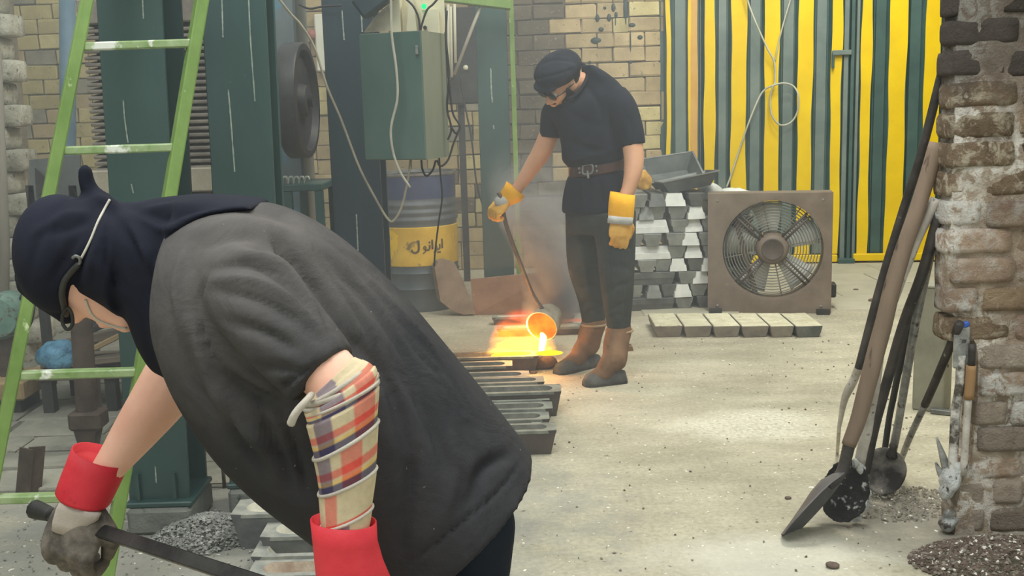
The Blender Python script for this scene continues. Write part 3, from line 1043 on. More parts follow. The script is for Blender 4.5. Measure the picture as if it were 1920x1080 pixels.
part('rim', lathe([(Rb * 0.985, Hb - 0.02), (Rb * 1.02, Hb - 0.012), (Rb * 1.02, Hb + 0.004), (Rb * 0.97, Hb + 0.004), (Rb * 0.96, Hb - 0.02)], 40), mat('bare_rim_steel', (112, 110, 108), (150, 148, 140), 12, 0.4, 0.4), bar, 'auto', True)
lid = part('lid', lathe([(0, Hb - 0.022), (Rb * 0.97, Hb - 0.022), (Rb * 0.97, Hb - 0.03), (0, Hb - 0.03)], 40), M_BBLUE, bar, 'auto', True)
th0 = math.atan2(-bc[0], bc[1])                      # the barrel's face towards the open floor


def wrap(u, v, r=Rb * 1.006):
    """u metres to the right round the shell, v metres up"""
    a_ = -PI / 2 + th0 + u / r
    return np.array([r * math.cos(a_), r * math.sin(a_), v])


LET = [[(62, 0), (62, 17)], [(57, 9), (56.5, 16), (54, 17.5), (50, 17)], [(50, 11), (50, 17), (48, 21), (44.5, 23)], [(42, 0), (42, 17)],
       [(37, 9), (36.5, 16), (34, 17.5), (30, 17), (30, 12), (27, 11), (25.5, 14), (27.5, 17), (30, 17), (28.5, 21), (24, 24)],
       [(17, 0), (17, 15), (15, 20), (10, 22.5), (5, 20), (4, 16)]]
M_INK = mat('faded_black_print', (66, 58, 36), (88, 76, 44), 10, 0.6, bstr=0)
def letter_pt(x_, y_):
    return wrap((x_ - 33 + 17) * 0.0037, 0.448 + (11 - y_) * 0.0037)
for st in LET:
    P = spline([letter_pt(*q) for q in st], 14 if len(st) > 2 else 4)
    part('lettering', tube(P, 0.0072, 8, flat=0.45), M_INK, bar, True, True)
for q in ((53, 23.5), (57, 23.5), (37, 4.5)):
    part('lettering', ellipsoid(letter_pt(*q), (0.007, 0.006, 0.007), 8, 6), M_INK, bar, True, True)
blob = []
for (u, v, a_, b_) in ((-0.19, 0.51, 0.05, 0.04), (-0.2, 0.43, 0.03, 0.05), (-0.16, 0.47, 0.02, 0.05)):
    ring = [wrap(u + a_ * math.cos(t_) * (1 + 0.25 * math.sin(3 * t_)), v + b_ * math.sin(t_) * (1 + 0.3 * math.cos(4 * t_)), Rb * 1.008) for t_ in np.linspace(0, 2 * PI, 16, endpoint=False)]
    inn = [wrap(u + a_ * math.cos(t_) * 0.9, v + b_ * math.sin(t_) * 0.9, Rb * 0.99) for t_ in np.linspace(0, 2 * PI, 16, endpoint=False)]
    blob.append(loft(np.array([inn, ring])))
part('emblem_patch', join(blob), mat('bright_yellow_print', (226, 186, 30), (232, 194, 44), 6, 0.5, bstr=0), bar, False, True, label='bright yellow printed patch')

# ------------------------------------------------------------------ brown tray and plate beside the pour
M_BROWN = mat('heat_browned_sheet', (128, 96, 76), (158, 122, 98), 4, 0.75, bscale=40, bstr=0.3, flecks=(176, 150, 120), famt=0.68)
Yt = 6.75
tr = thing('scrap_hopper', 'battered brown steel hopper with a leaning front plate beside the barrel', 'hopper', gr(900, 588))
pts = [(815, 502), (822, 491), (836, 488), (852, 492), (866, 520), (884, 566), (891, 589), (868, 590), (848, 583), (826, 565)]
f = [gr(891, 592)[1] + (q[1] - 590) * -0.0008 for q in pts]
A = [at(q[0], q[1], Y_) for q, Y_ in zip(pts, f)]
for q in A:
    q[2] = max(q[2], 0.004)
Bk = [q + [-0.03, 0.09, 0] for q in A]
part('side_plate', loft(np.array([A, Bk])), mat('worn_taupe_steel', (112, 94, 78), (142, 122, 102), 6, 0.8, bstr=0.4), tr, label='curved taupe side plate')
Yf = gr(970, 588)[1]
q = [at(882, 524, Yf), at(1046, 508, Yf - 0.1), gr(1052, 588), gr(888, 591)]
part('front_plate', loft(np.array([q, [v + [0.0, 0.02, 0.0] for v in q]])), M_BROWN, tr, label='flat brown front plate')
q = [at(882, 524, Yf + .12), at(1040, 514, Yf + 0.12), gr(1046, 588) + [0, .2, 0], gr(888, 591) + [0, .2, 0]]
part('back_plate', loft(np.array([q, [v + [0.0, 0.02, 0.0] for v in q]])), M_BROWN, tr)

# ------------------------------------------------------------------ ingot moulds
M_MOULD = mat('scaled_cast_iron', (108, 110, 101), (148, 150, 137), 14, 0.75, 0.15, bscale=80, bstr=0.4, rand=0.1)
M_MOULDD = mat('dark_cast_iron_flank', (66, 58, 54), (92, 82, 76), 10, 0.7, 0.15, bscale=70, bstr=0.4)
M_CAV = mat('slag_grey_hollow', (82, 82, 76), (112, 110, 100), 20, 0.85, bscale=70, bstr=0.5)
M_ASH = mat('pale_ash', (176, 172, 154), (204, 200, 184), 20, 0.95, bscale=60, bstr=0.6)


def mould(label, x_end, Y, L=0.62, W=0.12, Hh=0.095, sgn=1, cav=None, group='ingot moulds', z=0.0, rz=0.0, flank=None, top=None):
    """iron trough mould lying along x with its end at x_end; sgn 1: the end on the right"""
    t = thing('ingot_mould', label, 'mould', (x_end - sgn * L / 2, Y, z), rz, group)
    o4 = lambda l, w, z_: [[-l, -w, z_], [l, -w, z_], [l, w, z_], [-l, w, z_]]
    V = np.array(o4(L / 2 * 0.93, W / 2 * 0.78, 0) + o4(L / 2, W / 2, Hh))
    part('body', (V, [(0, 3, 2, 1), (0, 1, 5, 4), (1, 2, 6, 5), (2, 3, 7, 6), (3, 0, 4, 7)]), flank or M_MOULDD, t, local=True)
    n = 28
    th = np.linspace(0, 2 * PI, n, endpoint=False)
    def oval(l, w, z_):
        cx = np.sign(np.cos(th)) * (l - w)
        return np.stack([cx + w * np.cos(th), w * np.sin(th), np.full(n, z_)], 1)
    def rect(l, w, z_):
        k = np.maximum(np.abs(np.cos(th)) / 1.0, np.abs(np.sin(th)))
        return np.stack([l * np.clip(np.cos(th) * 1.42, -1, 1), w * np.clip(np.sin(th) * 1.42, -1, 1), np.full(n, z_)], 1)
    rim = np.array([rect(L / 2, W / 2, Hh - 0.012), rect(L / 2 * 1.005, W / 2 * 1.01, Hh), oval(L / 2 - 0.035, W / 2 - 0.022, Hh)])
    V, F = loft(rim, False)
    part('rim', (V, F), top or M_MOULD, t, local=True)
    hol = np.array([oval(L / 2 - 0.035, W / 2 - 0.022, Hh), oval(L / 2 - 0.05, W / 2 - 0.034, Hh - 0.028), oval(L / 2 - 0.1, W / 2 - 0.05, Hh - 0.034)])
    V, F = loft(hol, False)
    F.append(tuple(range(2 * n, 3 * n)))
    part('cavity', (V, F), cav or M_CAV, t, local=True)
    return t


MM = [(960, 686, .12, .09), (992, 706, .12, .09), (1020, 716, .11, .09), (1052, 734, .13, .115), (1030, 750, .115, .085), (1036, 766, .115, .09), (1030, 786, .115, .08), (1014, 797, .07, .07), (1043, 807, .11, .1)]
LBL = ['blackened ingot mould just in front of the glowing one', 'ingot mould second in front of the glowing one', 'ingot mould just behind the wide dark-ended one', 'wide ingot mould with a dark jutting end, mid row',
       'short-ended ingot mould just in front of the wide dark-ended one', 'pale-edged ingot mould in the middle of three short ones', 'ingot mould with a deep hollow, third in front of the wide dark one',
       'narrow ingot mould wedged behind the end mould of the row', 'rusty-flanked ingot mould at the near end of the row']
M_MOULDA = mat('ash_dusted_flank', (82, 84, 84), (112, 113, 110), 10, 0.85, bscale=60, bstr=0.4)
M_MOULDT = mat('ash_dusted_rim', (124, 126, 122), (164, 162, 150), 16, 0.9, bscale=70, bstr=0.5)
for (xe, ye, w, h), lb in zip(MM, LBL):
    g = gr(xe, ye, h)
    mould(lb, g[0], g[1] + w / 2, 0.64, w, h)
HOTY = gr(960, 668, 0.09)[1] + 0.06
M_HOT = emission('glowing_metal', (255, 110, 20), 2.2, (255, 200, 50), 9)
hot = mould('ingot mould filled with glowing metal under the ladle', gr(1010, 668, 0.09)[0], HOTY, 0.6, 0.14, 0.09, cav=M_CAV)
ha, hb_ = at(920, 660, HOTY)[0], at(1004, 660, HOTY)[0]
part('molten_metal', ellipsoid(((ha + hb_) / 2, HOTY, 0.082), ((hb_ - ha) / 2, 0.05, 0.014), 24, 10), M_HOT, hot, True, label='glowing molten metal')
g = gr(1052, 662, 0.1)
hs = solid('glowing_spill', ellipsoid(np.array([g[0] - 0.06, g[1], 0.102]), (0.07, 0.03, 0.012), 14, 8), emission('spilt_glow', (255, 190, 20), 2.2), 'yellow glowing splash of metal on the mould end', 'splash', True)
sl = solid('slag_lump', (lambda V, F: (V + 0.012 * np.stack([nz(V, 60, 1), nz(V, 60, 2), nz(V, 60, 3)], 1), F))(*ellipsoid(gr(1020, 680, 0.03), (0.07, 0.05, 0.035), 16, 10)), mat('brown_slag', (70, 50, 38), (110, 84, 62), 14, 0.8, bstr=0.6), 'small brown lump of slag by the glowing mould', 'slag', True)
for (xe, ye, w, lb) in ((1078, 583, .1, 'pale-rimmed mould lying behind the ladle'), (1096, 604, .14, 'mould with a pink-hot strip behind the pouring man\'s boots')):
    g = gr(xe, ye, 0.08)
    mould(lb, g[0], g[1] + w / 2, 0.52, w * 0.8, 0.05, cav=M_ASH)
g = gr(1066, 603, 0.055)
solid('hot_strip', box((g[0], g[1] + 0.02, 0.058), (0.16, 0.03, 0.012), bevel=0.004), emission('dull_pink_hot', (226, 120, 92), 0.9), 'dull pink-hot strip of metal on a mould behind the ladle', 'strip')
for i, (xe, ye, w, h, c_, lb) in enumerate([(470, 944, .13, .1, M_ASH, 'ashy ingot mould furthest in under the bent man\'s belly'), (432, 966, .14, .12, M_ASH, 'dark-flanked ingot mould beside the ash heap, under the bent man'),
                                      (487, 1008, .14, .09, M_ASH, 'ingot mould holding pale ash below the bent man\'s arm'), (470, 1045, .13, .06, M_ASH, 'low ash-covered mould in front of the ash-filled one'),
                                      (462, 1082, .12, .05, mat('rusty_ash', (150, 128, 108), (186, 172, 154), 14, 0.9, bstr=0.6), 'low rusty mould nearest the tool rod')]):
    g = gr(xe, ye, h)
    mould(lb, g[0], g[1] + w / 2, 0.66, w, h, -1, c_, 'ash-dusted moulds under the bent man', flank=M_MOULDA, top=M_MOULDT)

# ------------------------------------------------------------------ aluminium ingots
def ingot_mesh(L, W, h, k=0.66):
    """cast bar with a stepped trapezoid section, wide face up, lying along y"""
    sec = [(-W / 2 * k, 0), (W / 2 * k, 0), (W / 2 * (k + 0.16), h * 0.5), (W / 2 * 0.93, h * 0.53), (W / 2, h * 0.97), (W / 2 * 0.97, h), (-W / 2 * 0.97, h), (-W / 2, h * 0.97), (-W / 2 * 0.93, h * 0.53), (-W / 2 * (k + 0.16), h * 0.5)]
    rings = []
    for y_, f_ in ((-1, 0.0), (-0.97, 1.0), (0.97, 1.0), (1, 0.0)):
        rings.append([[x_ * (0.97 if f_ == 0 else 1), y_ * L / 2 * (0.93 + 0.07 * z_ / h), z_ if f_ else z_ * 0.94 + h * 0.03] for x_, z_ in sec])
    return loft(np.array(rings))


M_ING = mat('dull_cast_aluminium', (124, 126, 122), (154, 156, 150), 12, 0.5, 0.25, bscale=60, bstr=0.3, rand=0.16)
M_INGB = mat('bright_cast_aluminium', (196, 198, 192), (222, 222, 214), 12, 0.45, 0.1, bscale=60, bstr=0.25, rand=0.05)
M_INGD = mat('dark_oxidised_aluminium', (84, 86, 84), (112, 113, 108), 12, 0.55, 0.25, bscale=60, bstr=0.3, rand=0.1)
ING = {k: mesh_of('ingot', *ingot_mesh(0.56, 0.122, 0.084), m) for k, m in (('g', M_ING), ('b', M_INGB), ('d', M_INGD))}
TONE = {'g': 'grey', 'b': 'bright silver', 'd': 'dark'}
ROWS = [
    [(-60, 20, 'L', 'd'), (20, 275, 'L', 'd'), (285, 390, 'v', 'g'), (400, 500, 'v', 'd')],
    [(-70, 20, 'v', 'g'), (22, 92, 'v', 'g'), (92, 182, '^', 'g'), (184, 275, 'v', 'd'), (257, 362, '^', 'b'), (362, 462, 'v', 'g')],
    [(-10, 275, 'L', 'd'), (285, 390, 'v', 'g'), (380, 480, '^', 'b')],
    [(-70, 40, 'v', 'd'), (45, 155, 'v', 'g'), (160, 265, 'v', 'g'), (250, 352, '^', 'b'), (355, 455, 'v', 'd'), (440, 540, '^', 'b')],
    [(-30, 250, 'L', 'b'), (245, 350, 'v', 'g'), (335, 440, '^', 'b'), (440, 540, 'v', 'g')],
    [(-20, 80, 'v', 'g'), (85, 190, 'v', 'g'), (220, 330, 'v', 'g'), (305, 410, '^', 'b'), (412, 510, 'v', 'g')],
    [(-40, 240, 'L', 'b'), (245, 350, 'v', 'g'), (335, 440, '^', 'b'), (442, 540, 'v', 'g')],
    [(-40, 60, 'v', 'g'), (55, 145, '^', 'g'), (120, 220, 'v', 'g'), (230, 345, 'v', 'g'), (335, 440, '^', 'b')],
    [(10, 115, 'v', 'g'), (118, 220, '^', 'd'), (212, 345, '^', 'b'), (345, 440, 'v', 'd')],
]
PY = 6.98
pile_base = gr(1300, 583)
PY = pile_base[1] + 0.02
PITCH_Z = 0.0855
XS = lambda X: at(1180 + X / 3.177, 480, PY)[0]
for r, row in enumerate(ROWS):
    for k, (a_, b_, kind, tone) in enumerate(row):
        xc = XS((a_ + b_) / 2)
        o = link('aluminium_ingot', ING[tone])
        z = r * PITCH_Z + 0.001
        flip = kind == '^' or (kind == 'L' and tone == 'b')
        if kind == 'L':
            ln = XS(b_) - XS(a_)
            L_ = max(ln, 0.5)
            o.location = (XS(b_) - L_ / 2, PY + 0.07 + random.uniform(-.01, .01), z)
            o.rotation_euler = (0, 0, PI / 2 + random.uniform(-.03, .03))
            o.scale.y = L_ / 0.56
        else:
            o.location = (xc, PY + 0.28 + random.uniform(-.035, .03), z)
            o.rotation_euler = (0, 0, random.uniform(-.05, .05))
            o.scale.x = (XS(b_) - XS(a_)) / 0.122 * 1.02
        if flip:
            o.rotation_euler.x = PI
            o.location.z += 0.084
            o.rotation_euler.z += PI
        o.rotation_euler.y += random.uniform(-.02, .02)
        how = 'side-on' if kind == 'L' else ('end-on narrow-top' if kind == '^' else 'end-on wide-top')
        tag(o, '%s ingot %s, course %s of the stack, %s from man' % (TONE[tone], how, ORD[r], ORD[k]), 'ingot', 'aluminium ingots in the stack')

# six ingots in a row on the floor
FR = [1228, 1283, 1338, 1391, 1445, 1492, 1546]
M_INGF = mat('yellowish_ingot_top', (182, 176, 146), (212, 206, 178), 14, 0.7, 0.0, bscale=70, bstr=0.4, flecks=(130, 118, 96), rand=0.06)
M_INGFD = mat('grey_brown_ingot_side', (112, 106, 96), (138, 130, 116), 14, 0.7, 0.05, bscale=60, bstr=0.3, rand=0.08)
for i in range(6):
    p0, p1 = gr(FR[i], 611, 0.07), gr(FR[i + 1], 611, 0.07)
    W = p1[0] - p0[0] - 0.004
    t = thing('floor_ingot', ('yellowish %s ingot in the floor row before the fan, %s from the pouring man' % ('pale' if i < 5 else 'dark-ended', ORD[i])), 'ingot', ((p0[0] + p1[0]) / 2, (p0[1] + p1[1]) / 2 + 0.19, 0.0), -0.02, 'ingots in the row on the floor')
    V, F = ingot_mesh(0.38, W, 0.068, 0.78)
    part('body', (V, F), M_INGFD if i < 5 else M_INGD, t, local=True)
    V, F = box((0, 0, 0.0685), (W * 0.955, 0.372, 0.005), bevel=0.002)
    part('crust', (V, F), M_INGF, t, local=True, label='yellowish top crust')

# trays and sack on top of the stack
TZ = 9 * PITCH_Z + 0.002
M_TRAY = mat('dark_grey_tray_steel', (78, 82, 80), (104, 108, 104), 6, 0.5, 0.2, bscale=40, bstr=0.2)
def open_tray(label, cx, cy, z0, L, W, h, rz, tilt, tiltx=0.0):
    t = thing('steel_tray', label, 'tray', (cx, cy, z0), rz, 'trays on the ingot stack')
    t.rotation_euler = (tiltx, tilt, rz)
    th = 0.006
    o = lambda l, w, z_: [[-l, -w, z_], [l, -w, z_], [l, w, z_], [-l, w, z_]]
    R = np.array([o(L / 2 * .72, W / 2 * .6, 0), o(L / 2, W / 2, h), o(L / 2 - th, W / 2 - th, h), o(L / 2 * .72 - th, W / 2 * .6 - th, th)])
    part('shell', loft(R, True), M_TRAY, t, local=True)
    part('lip', join([beam((-L / 2, s * W / 2, h), (L / 2, s * W / 2, h), 0.012, 0.008) for s in (-1, 1)] + [beam((s * L / 2, -W / 2, h), (s * L / 2, W / 2, h), 0.012, 0.008) for s in (-1, 1)]), M_STEEL, t, local=True)
cxa = at(1268, 330, PY + .3)
open_tray('dark grey steel tray tipped up behind, on the ingot stack', cxa[0] - 0.02, PY + 0.36, TZ + 0.06, 0.36, 0.3, 0.1, 0.05, -0.12, 0.5)
cxa = at(1285, 340, PY + .2)
open_tray('grey steel tray with one raised corner, in front on the ingot stack', cxa[0], PY + 0.14, TZ + 0.012, 0.38, 0.28, 0.085, 0.12, -0.16, -0.05)
M_SACK = mat('white_woven_plastic', (186, 190, 182), (214, 216, 206), 8, 0.7, bscale=30, bstr=0.4)
def crumple(c, ax, seed, amp, n=22, m=16):
    V, F = ellipsoid((0, 0, 0), ax, n, m)
    V = V + amp * np.stack([nz(V, 30, seed), nz(V, 34, seed + 1), nz(V, 28, seed + 2)], 1) + amp * 0.5 * np.stack([nz(V, 80, seed + 3), nz(V, 80, seed + 4), nz(V, 80, seed + 5)], 1)
    V[:, 2] = np.maximum(V[:, 2], -ax[2] * 0.8)
    return V + np.asarray(c) + [0, 0, ax[2] * 0.8], F
c = at(1335, 352, PY + 0.32)
solid('white_sack', crumple((c[0] - 0.01, PY + 0.3, 8 * PITCH_Z + 0.002), (0.085, 0.1, 0.07), 3, 0.022), M_SACK, 'crumpled white plastic sack at the fan end of the ingot stack', 'sack', True)
c = at(1372, 356, PY + 0.45)
solid('plastic_sheet', crumple((c[0], PY + 0.4, 8 * PITCH_Z + 0.01), (0.12, 0.1, 0.035), 9, 0.016), M_SACK, 'flattened white plastic sheet on ingots behind the fan', 'sheet', True)
c = at(1206, 332, PY + 0.1)
solid('work_glove', crumple((c[0], PY + 0.1, TZ + 0.02), (0.06, 0.05, 0.075), 14, 0.02), mat('ochre_cloth', (150, 104, 46), (206, 160, 60), 18, 0.8), 'ochre cloth bundle on the stack beside the grey trays', 'cloth', True)
for i, xx in enumerate((1345, 1385)):              # the rest of the stack, behind the fan
    for r in range(8):
        o = link('aluminium_ingot', ING[random.choice('ggb')], None, (at(xx, 500, PY + 0.3)[0] + random.uniform(-.01, .01), PY + 0.42, r * PITCH_Z + 0.001))
        o.scale.x = 1.15
        tag(o, 'grey ingot in course %s of stack behind the fan, column %s' % (ORD[r], ORD[i]), 'ingot', 'aluminium ingots in the stack')

# ------------------------------------------------------------------ box fan
f0, f1 = gr(1327, 586), gr(1558, 588)
fx = (f1 - f0) * [1, 1, 0]
FW = np.linalg.norm(fx)
rz = math.atan2(fx[1], fx[0])
fan = thing('box_fan', 'large dusty brown square industrial fan standing before the striped gate', 'fan', ((f0[0] + f1[0]) / 2, (f0[1] + f1[1]) / 2, 0), rz)
M_FAN = mat('dusty_brown_fan_housing', (104, 92, 80), (128, 114, 100), 5, 0.6, 0.05, bscale=40, bstr=0.2, flecks=(150, 140, 124), famt=0.7)
M_FAND = mat('dark_fan_shroud', (70, 62, 56), (92, 82, 74), 6, 0.6)
M_BLADE = mat('pale_fan_blade', (206, 208, 202), (228, 228, 222), 6, 0.4, 0.1)
M_GUARD = mat('pale_wire_guard', (112, 110, 102), (140, 138, 128), 8, 0.5, 0.1, bstr=0)
Hf = at(1445, 360, f0[1])[2]
cz = at(1440, 465, f0[1])[2]
Rf = px(92, f0[1])
cxo = at(1443, 465, f0[1])[0] - (f0[0] + f1[0]) / 2
n = 64
th = np.linspace(0, 2 * PI, n, endpoint=False)
cir = np.stack([cxo + Rf * np.cos(th), np.zeros(n), cz + Rf * np.sin(th)], 1)
k = 1 / np.maximum(np.abs(np.cos(th)), np.abs(np.sin(th)))
sq = np.stack([FW / 2 * np.clip(np.cos(th) * k, -1, 1), np.zeros(n), Hf / 2 + Hf / 2 * np.clip(np.sin(th) * k, -1, 1)], 1)
mid = sq * 0.0 + np.stack([cxo + Rf * 1.06 * np.cos(th), np.full(n, -0.004), cz + Rf * 1.06 * np.sin(th)], 1)
part('face_plate', loft(np.array([sq, mid, cir, cir + [0, 0.05, 0]]), False), M_FAN, fan, 'auto', True)
DF = 0.18
part('shroud', loft(np.array([cir + [0, 0.03, 0], cir + [0, DF - 0.02, 0], (cir - [cxo, 0, cz]) * 1.03 + [cxo, DF - 0.02, cz], (cir - [cxo, 0, cz]) * 1.03 + [cxo, 0.03, cz]]), False), M_FAN, fan, 'auto', True)
for s in (-1, 1):
    part('side_panel', box((s * (FW / 2 - 0.004), DF / 2, Hf / 2), (0.008, DF, Hf)), M_FAN, fan, local=True)
    part('end_panel', box((0, DF / 2, Hf / 2 + s * (Hf / 2 - 0.004)), (FW - 0.018, DF, 0.008)), M_FAN, fan, local=True)
hub = part('motor_hub', lathe([(0, -0.03), (0.07, -0.03), (0.088, -0.02), (0.1, 0.0), (0.104, 0.03), (0.104, 0.08), (0.085, 0.1), (0.085, 0.14), (0, 0.14)], 36, 'Y', (cxo, 0.03, cz)), M_FAN, fan, 'auto', True)
part('hub_ring', lathe([(0.06, -0.002), (0.065, -0.006), (0.07, -0.002), (0.07, 0.004), (0.06, 0.004)], 36, 'Y', (cxo, 0.0, cz)), M_FAND, hub, True, True)
for q in range(4):
    a_ = PI / 4 + q * PI / 2
    for s in (-1, 1):
        d = np.array([math.cos(a_), 0, math.sin(a_)])
        e = np.array([-math.sin(a_), 0, math.cos(a_)]) * 0.014 * s
        part('strut', tube([np.array([cxo, 0.03, cz]) + d * 0.09 + e, np.array([cxo, 0.02, cz]) + d * Rf * 1.0 + e], 0.007, 8), M_FAND, fan, True, True)
for q in range(5):
    a_ = q * PI * 0.4 + 0.45
    rings = []
    for t_ in np.linspace(0, 1, 8):
        rr = 0.1 + (Rf * 0.95 - 0.1) * t_
        wdt = 0.05 + 0.055 * t_
        pit = 0.5 - 0.25 * t_
        pts_ = []
        for u, v in ((-1, 0.002), (0, 0.006), (1, 0.002), (1, -0.002), (0, 0.001), (-1, -0.002)):
            tang = u * wdt
            ang = a_ + tang * math.cos(pit) / rr
            pts_.append([cxo + rr * math.cos(ang), 0.1 + tang * math.sin(pit) + v, cz + rr * math.sin(ang)])
        rings.append(pts_)
    part('blade', loft(np.array(rings)), M_BLADE, fan, True, True)
for q in range(11):
    rr = 0.12 + (Rf - 0.13) * q / 10
    part('guard_ring', tube(np.array([[cxo + rr * math.cos(t_), 0.05, cz + rr * math.sin(t_)] for t_ in np.linspace(0, 2 * PI, 49)]), 0.0034, 6, caps=False), M_GUARD, fan, True, True)
for q in range(8):
    a_ = q * PI / 4 + 0.2
    part('guard_spoke', tube([[cxo + 0.1 * math.cos(a_), .054, cz + 0.1 * math.sin(a_)], [cxo + Rf * math.cos(a_), .054, cz + Rf * math.sin(a_)]], 0.004, 6), M_GUARD, fan, True, True)
pa, pb2 = np.array([cxo - .225, .07, cz + .17]), np.array([cxo - .1, .07, cz - .3])
part('cross_bar', beam(pa, pb2, .045, .03, .006), M_FAND, fan, local=True, label='dark slanting cross bar')
for sx in (-1, 1):
    for sz in (0.06, 0.94):
        part('screw', ellipsoid((sx * FW * 0.42, -0.002, Hf * sz), (0.009, 0.004, 0.009), 10, 6), M_GUARD, fan, True, True)
part('foot', box((FW / 2 - 0.05, 0.2, 0.015), (0.08, 0.5, 0.03)), M_DARK, fan, local=True)
part('foot', box((-FW / 2 + 0.05, 0.2, 0.015), (0.08, 0.5, 0.03)), M_DARK, fan, local=True)
part('motor_box', box((FW / 2 + 0.02, 0.2, 0.12), (0.05, 0.1, 0.09), bevel=0.008), M_DARK, fan, local=True)

# cable loop on the gate
M_GW = mat('white_flex', (158, 158, 140), (186, 184, 166), 8, 0.6, bstr=0)
def gate_pt(x, y, lift=0.05):
    d = ray(x, y)
    t = (GN @ G0 + lift) / (GN @ d[:2])
    return EYE + d * t
P = [(1392, -30), (1410, 25), (1436, 85), (1452, 118), (1453, 155), (1449, 162), (1444, 185), (1447, 215), (1462, 234), (1482, 230), (1495, 210), (1497, 180), (1488, 162), (1470, 156), (1450, 160), (1432, 170), (1420, 190), (1402, 235), (1385, 285), (1372, 325), (1362, 352)]
solid('flex_cable', tube(spline([gate_pt(*q, 0.045 + 0.01 * (i % 3)) for i, q in enumerate(P)], 110), 0.0075, 7), M_GW, 'pale flex coiled in a loop on the striped gate', 'cable', True)
solid('flex_branch', tube(spline([gate_pt(*q, 0.04) for q in ((1488, -20), (1470, 40), (1460, 80), (1453, 115))], 24), 0.006, 7), M_GW, 'short thin flex joining the looped cable on the gate from above', 'cable', True)

# ------------------------------------------------------------------ tools leaning on the brick pier
M_WOOD = mat('grimy_wooden_handle', (96, 80, 66), (136, 116, 98), 6, 0.7, bscale=40, bstr=0.4, stretch=(1, 1, 0.15), flecks=(70, 58, 50), fscale=30)
M_TAN = mat('tan_wooden_handle', (140, 108, 74), (172, 138, 100), 8, 0.7, bscale=40, bstr=0.3, stretch=(1, 1, 0.2))
M_IRON = mat('dark_scaled_iron', (52, 48, 46), (86, 80, 76), 12, 0.6, 0.3, bscale=70, bstr=0.35, flecks=(150, 146, 138), famt=0.68)
M_LIMED = mat('lime_coated_iron', (168, 160, 150), (212, 206, 196), 12, 0.75, 0.05, bscale=60, bstr=0.5, flecks=(100, 92, 86), famt=0.6)
M_SILV = mat('aluminium_spattered_iron', (122, 122, 120), (178, 178, 174), 18, 0.45, 0.4, bscale=70, bstr=0.4, flecks=(84, 80, 76), famt=0.58)
M_DROSS = mat('black_dross', (26, 24, 23), (50, 46, 43), 18, 0.9, bscale=60, bstr=1.0, bdist=0.02, flecks=(206, 204, 198), fscale=30, famt=0.58)
M_DROSSW = mat('white_dross', (188, 188, 184), (222, 222, 218), 22, 0.8, bscale=70, bstr=0.9, bdist=0.02, flecks=(90, 86, 80), famt=0.6)


def rodpath(pts, Y0, Y1, n=24):
    P = [at(x, y, Y0 + (Y1 - Y0) * i / (len(pts) - 1)) for i, (x, y) in enumerate(pts)]
    return spline(P, n)


def wobble(V, a, seed):
    return V + a * np.stack([nz(V, 35, seed), nz(V, 35, seed + 1), nz(V, 35, seed + 2)], 1)


TG = 'foundry tools leaning on the brick pier'
sh = thing('shovel', 'shovel with a long brown wooden handle and a flat grey blade on the floor', 'shovel', gr(1490, 1000), 0, TG)
P = rodpath([(1592, 835), (1612, 775), (1640, 672), (1672, 545), (1700, 450), (1730, 362), (1757, 268)], 3.2, 3.22, 40)
V, F = tube(P, np.interp(np.linspace(0, 1, 40), [0, 0.3, 1], [px(14, 3.2), px(17, 3.2), px(14, 3.3)]), 12)
part('handle', (wobble(V, 0.003, 4), F), M_WOOD, sh, True)
tip, nk = gr(1466, 1004, 0.006), at(1578, 885, 3.21)
ax = (nk - tip) / np.linalg.norm(nk - tip)
sd = np.cross(ax, [0.35, -0.9, 0.3])
sd /= np.linalg.norm(sd)
sd = sd * 0.62 + np.cross(sd, ax) * -0.78
sd /= np.linalg.norm(sd)
nn = np.cross(sd, ax)
L = np.linalg.norm(nk - tip)
rings = []
for u, w, c in ((0, .055, 0), (.12, .075, .002), (.35, .082, .008), (.6, .08, .015), (.78, .066, .016), (.92, .036, .008), (1.0, .02, 0)):
    row = []
    for q, e in ((-1, 1), (-.5, .35), (0, 0), (.5, .35), (1, 1)):
        row.append(tip + ax * L * u + sd * w * q + nn * (c * (1 - e) * -1.6 + 0.014 * e))
    rings.append(row + [p - nn * 0.004 for p in row[::-1]])
part('blade', loft(np.array(rings)), mat('worn_grey_blade', (78, 76, 76), (112, 108, 106), 6, 0.55, 0.25, bscale=40, bstr=0.2), sh, 'auto', label='flat worn grey blade')
part('socket', tube(spline([nk - ax * 0.06, nk, P[0], P[2]], 14), np.linspace(0.016, 0.021, 14), 12), M_IRON, sh, True)

sk = thing('skimmer_ladle', 'perforated round skimmer caked in black dross, with a white-limed handle', 'skimmer', gr(1583, 990), 0, TG)
P = rodpath([(1612, 868), (1626, 800), (1640, 722), (1655, 620), (1690, 520), (1722, 440), (1756, 372)], 3.27, 3.22, 34)
V, F = tube(P, px(10.5, 3.27), 12)
part('handle', (wobble(V, 0.002, 9), F), M_LIMED, sk, True)
def dished(c, nrm, r, up, ry, seed, amp):
    nrm = np.asarray(nrm, float) / np.linalg.norm(nrm)
    up = np.asarray(up, float) - nrm * np.dot(up, nrm)
    up /= np.linalg.norm(up)
    s_ = np.cross(up, nrm)
    V, F = lathe([(0, 0.012), (0.5, 0.008), (0.85, -0.004), (1.0, -0.022), (1.0, -0.03), (0.85, -0.018), (0.5, -0.01), (0, -0.008)], 36)
    V = np.asarray(V)
    W = np.outer(V[:, 0] * r, s_) + np.outer(V[:, 1] * ry, up) + np.outer(-V[:, 2], nrm)
    W = W + amp * np.stack([nz(W, 60, seed), nz(W, 60, seed + 1), nz(W, 60, seed + 2)], 1)
    return W + np.asarray(c), F
dc = at(1588, 928, 3.25)
dc[2] = max(dc[2], 0.108)
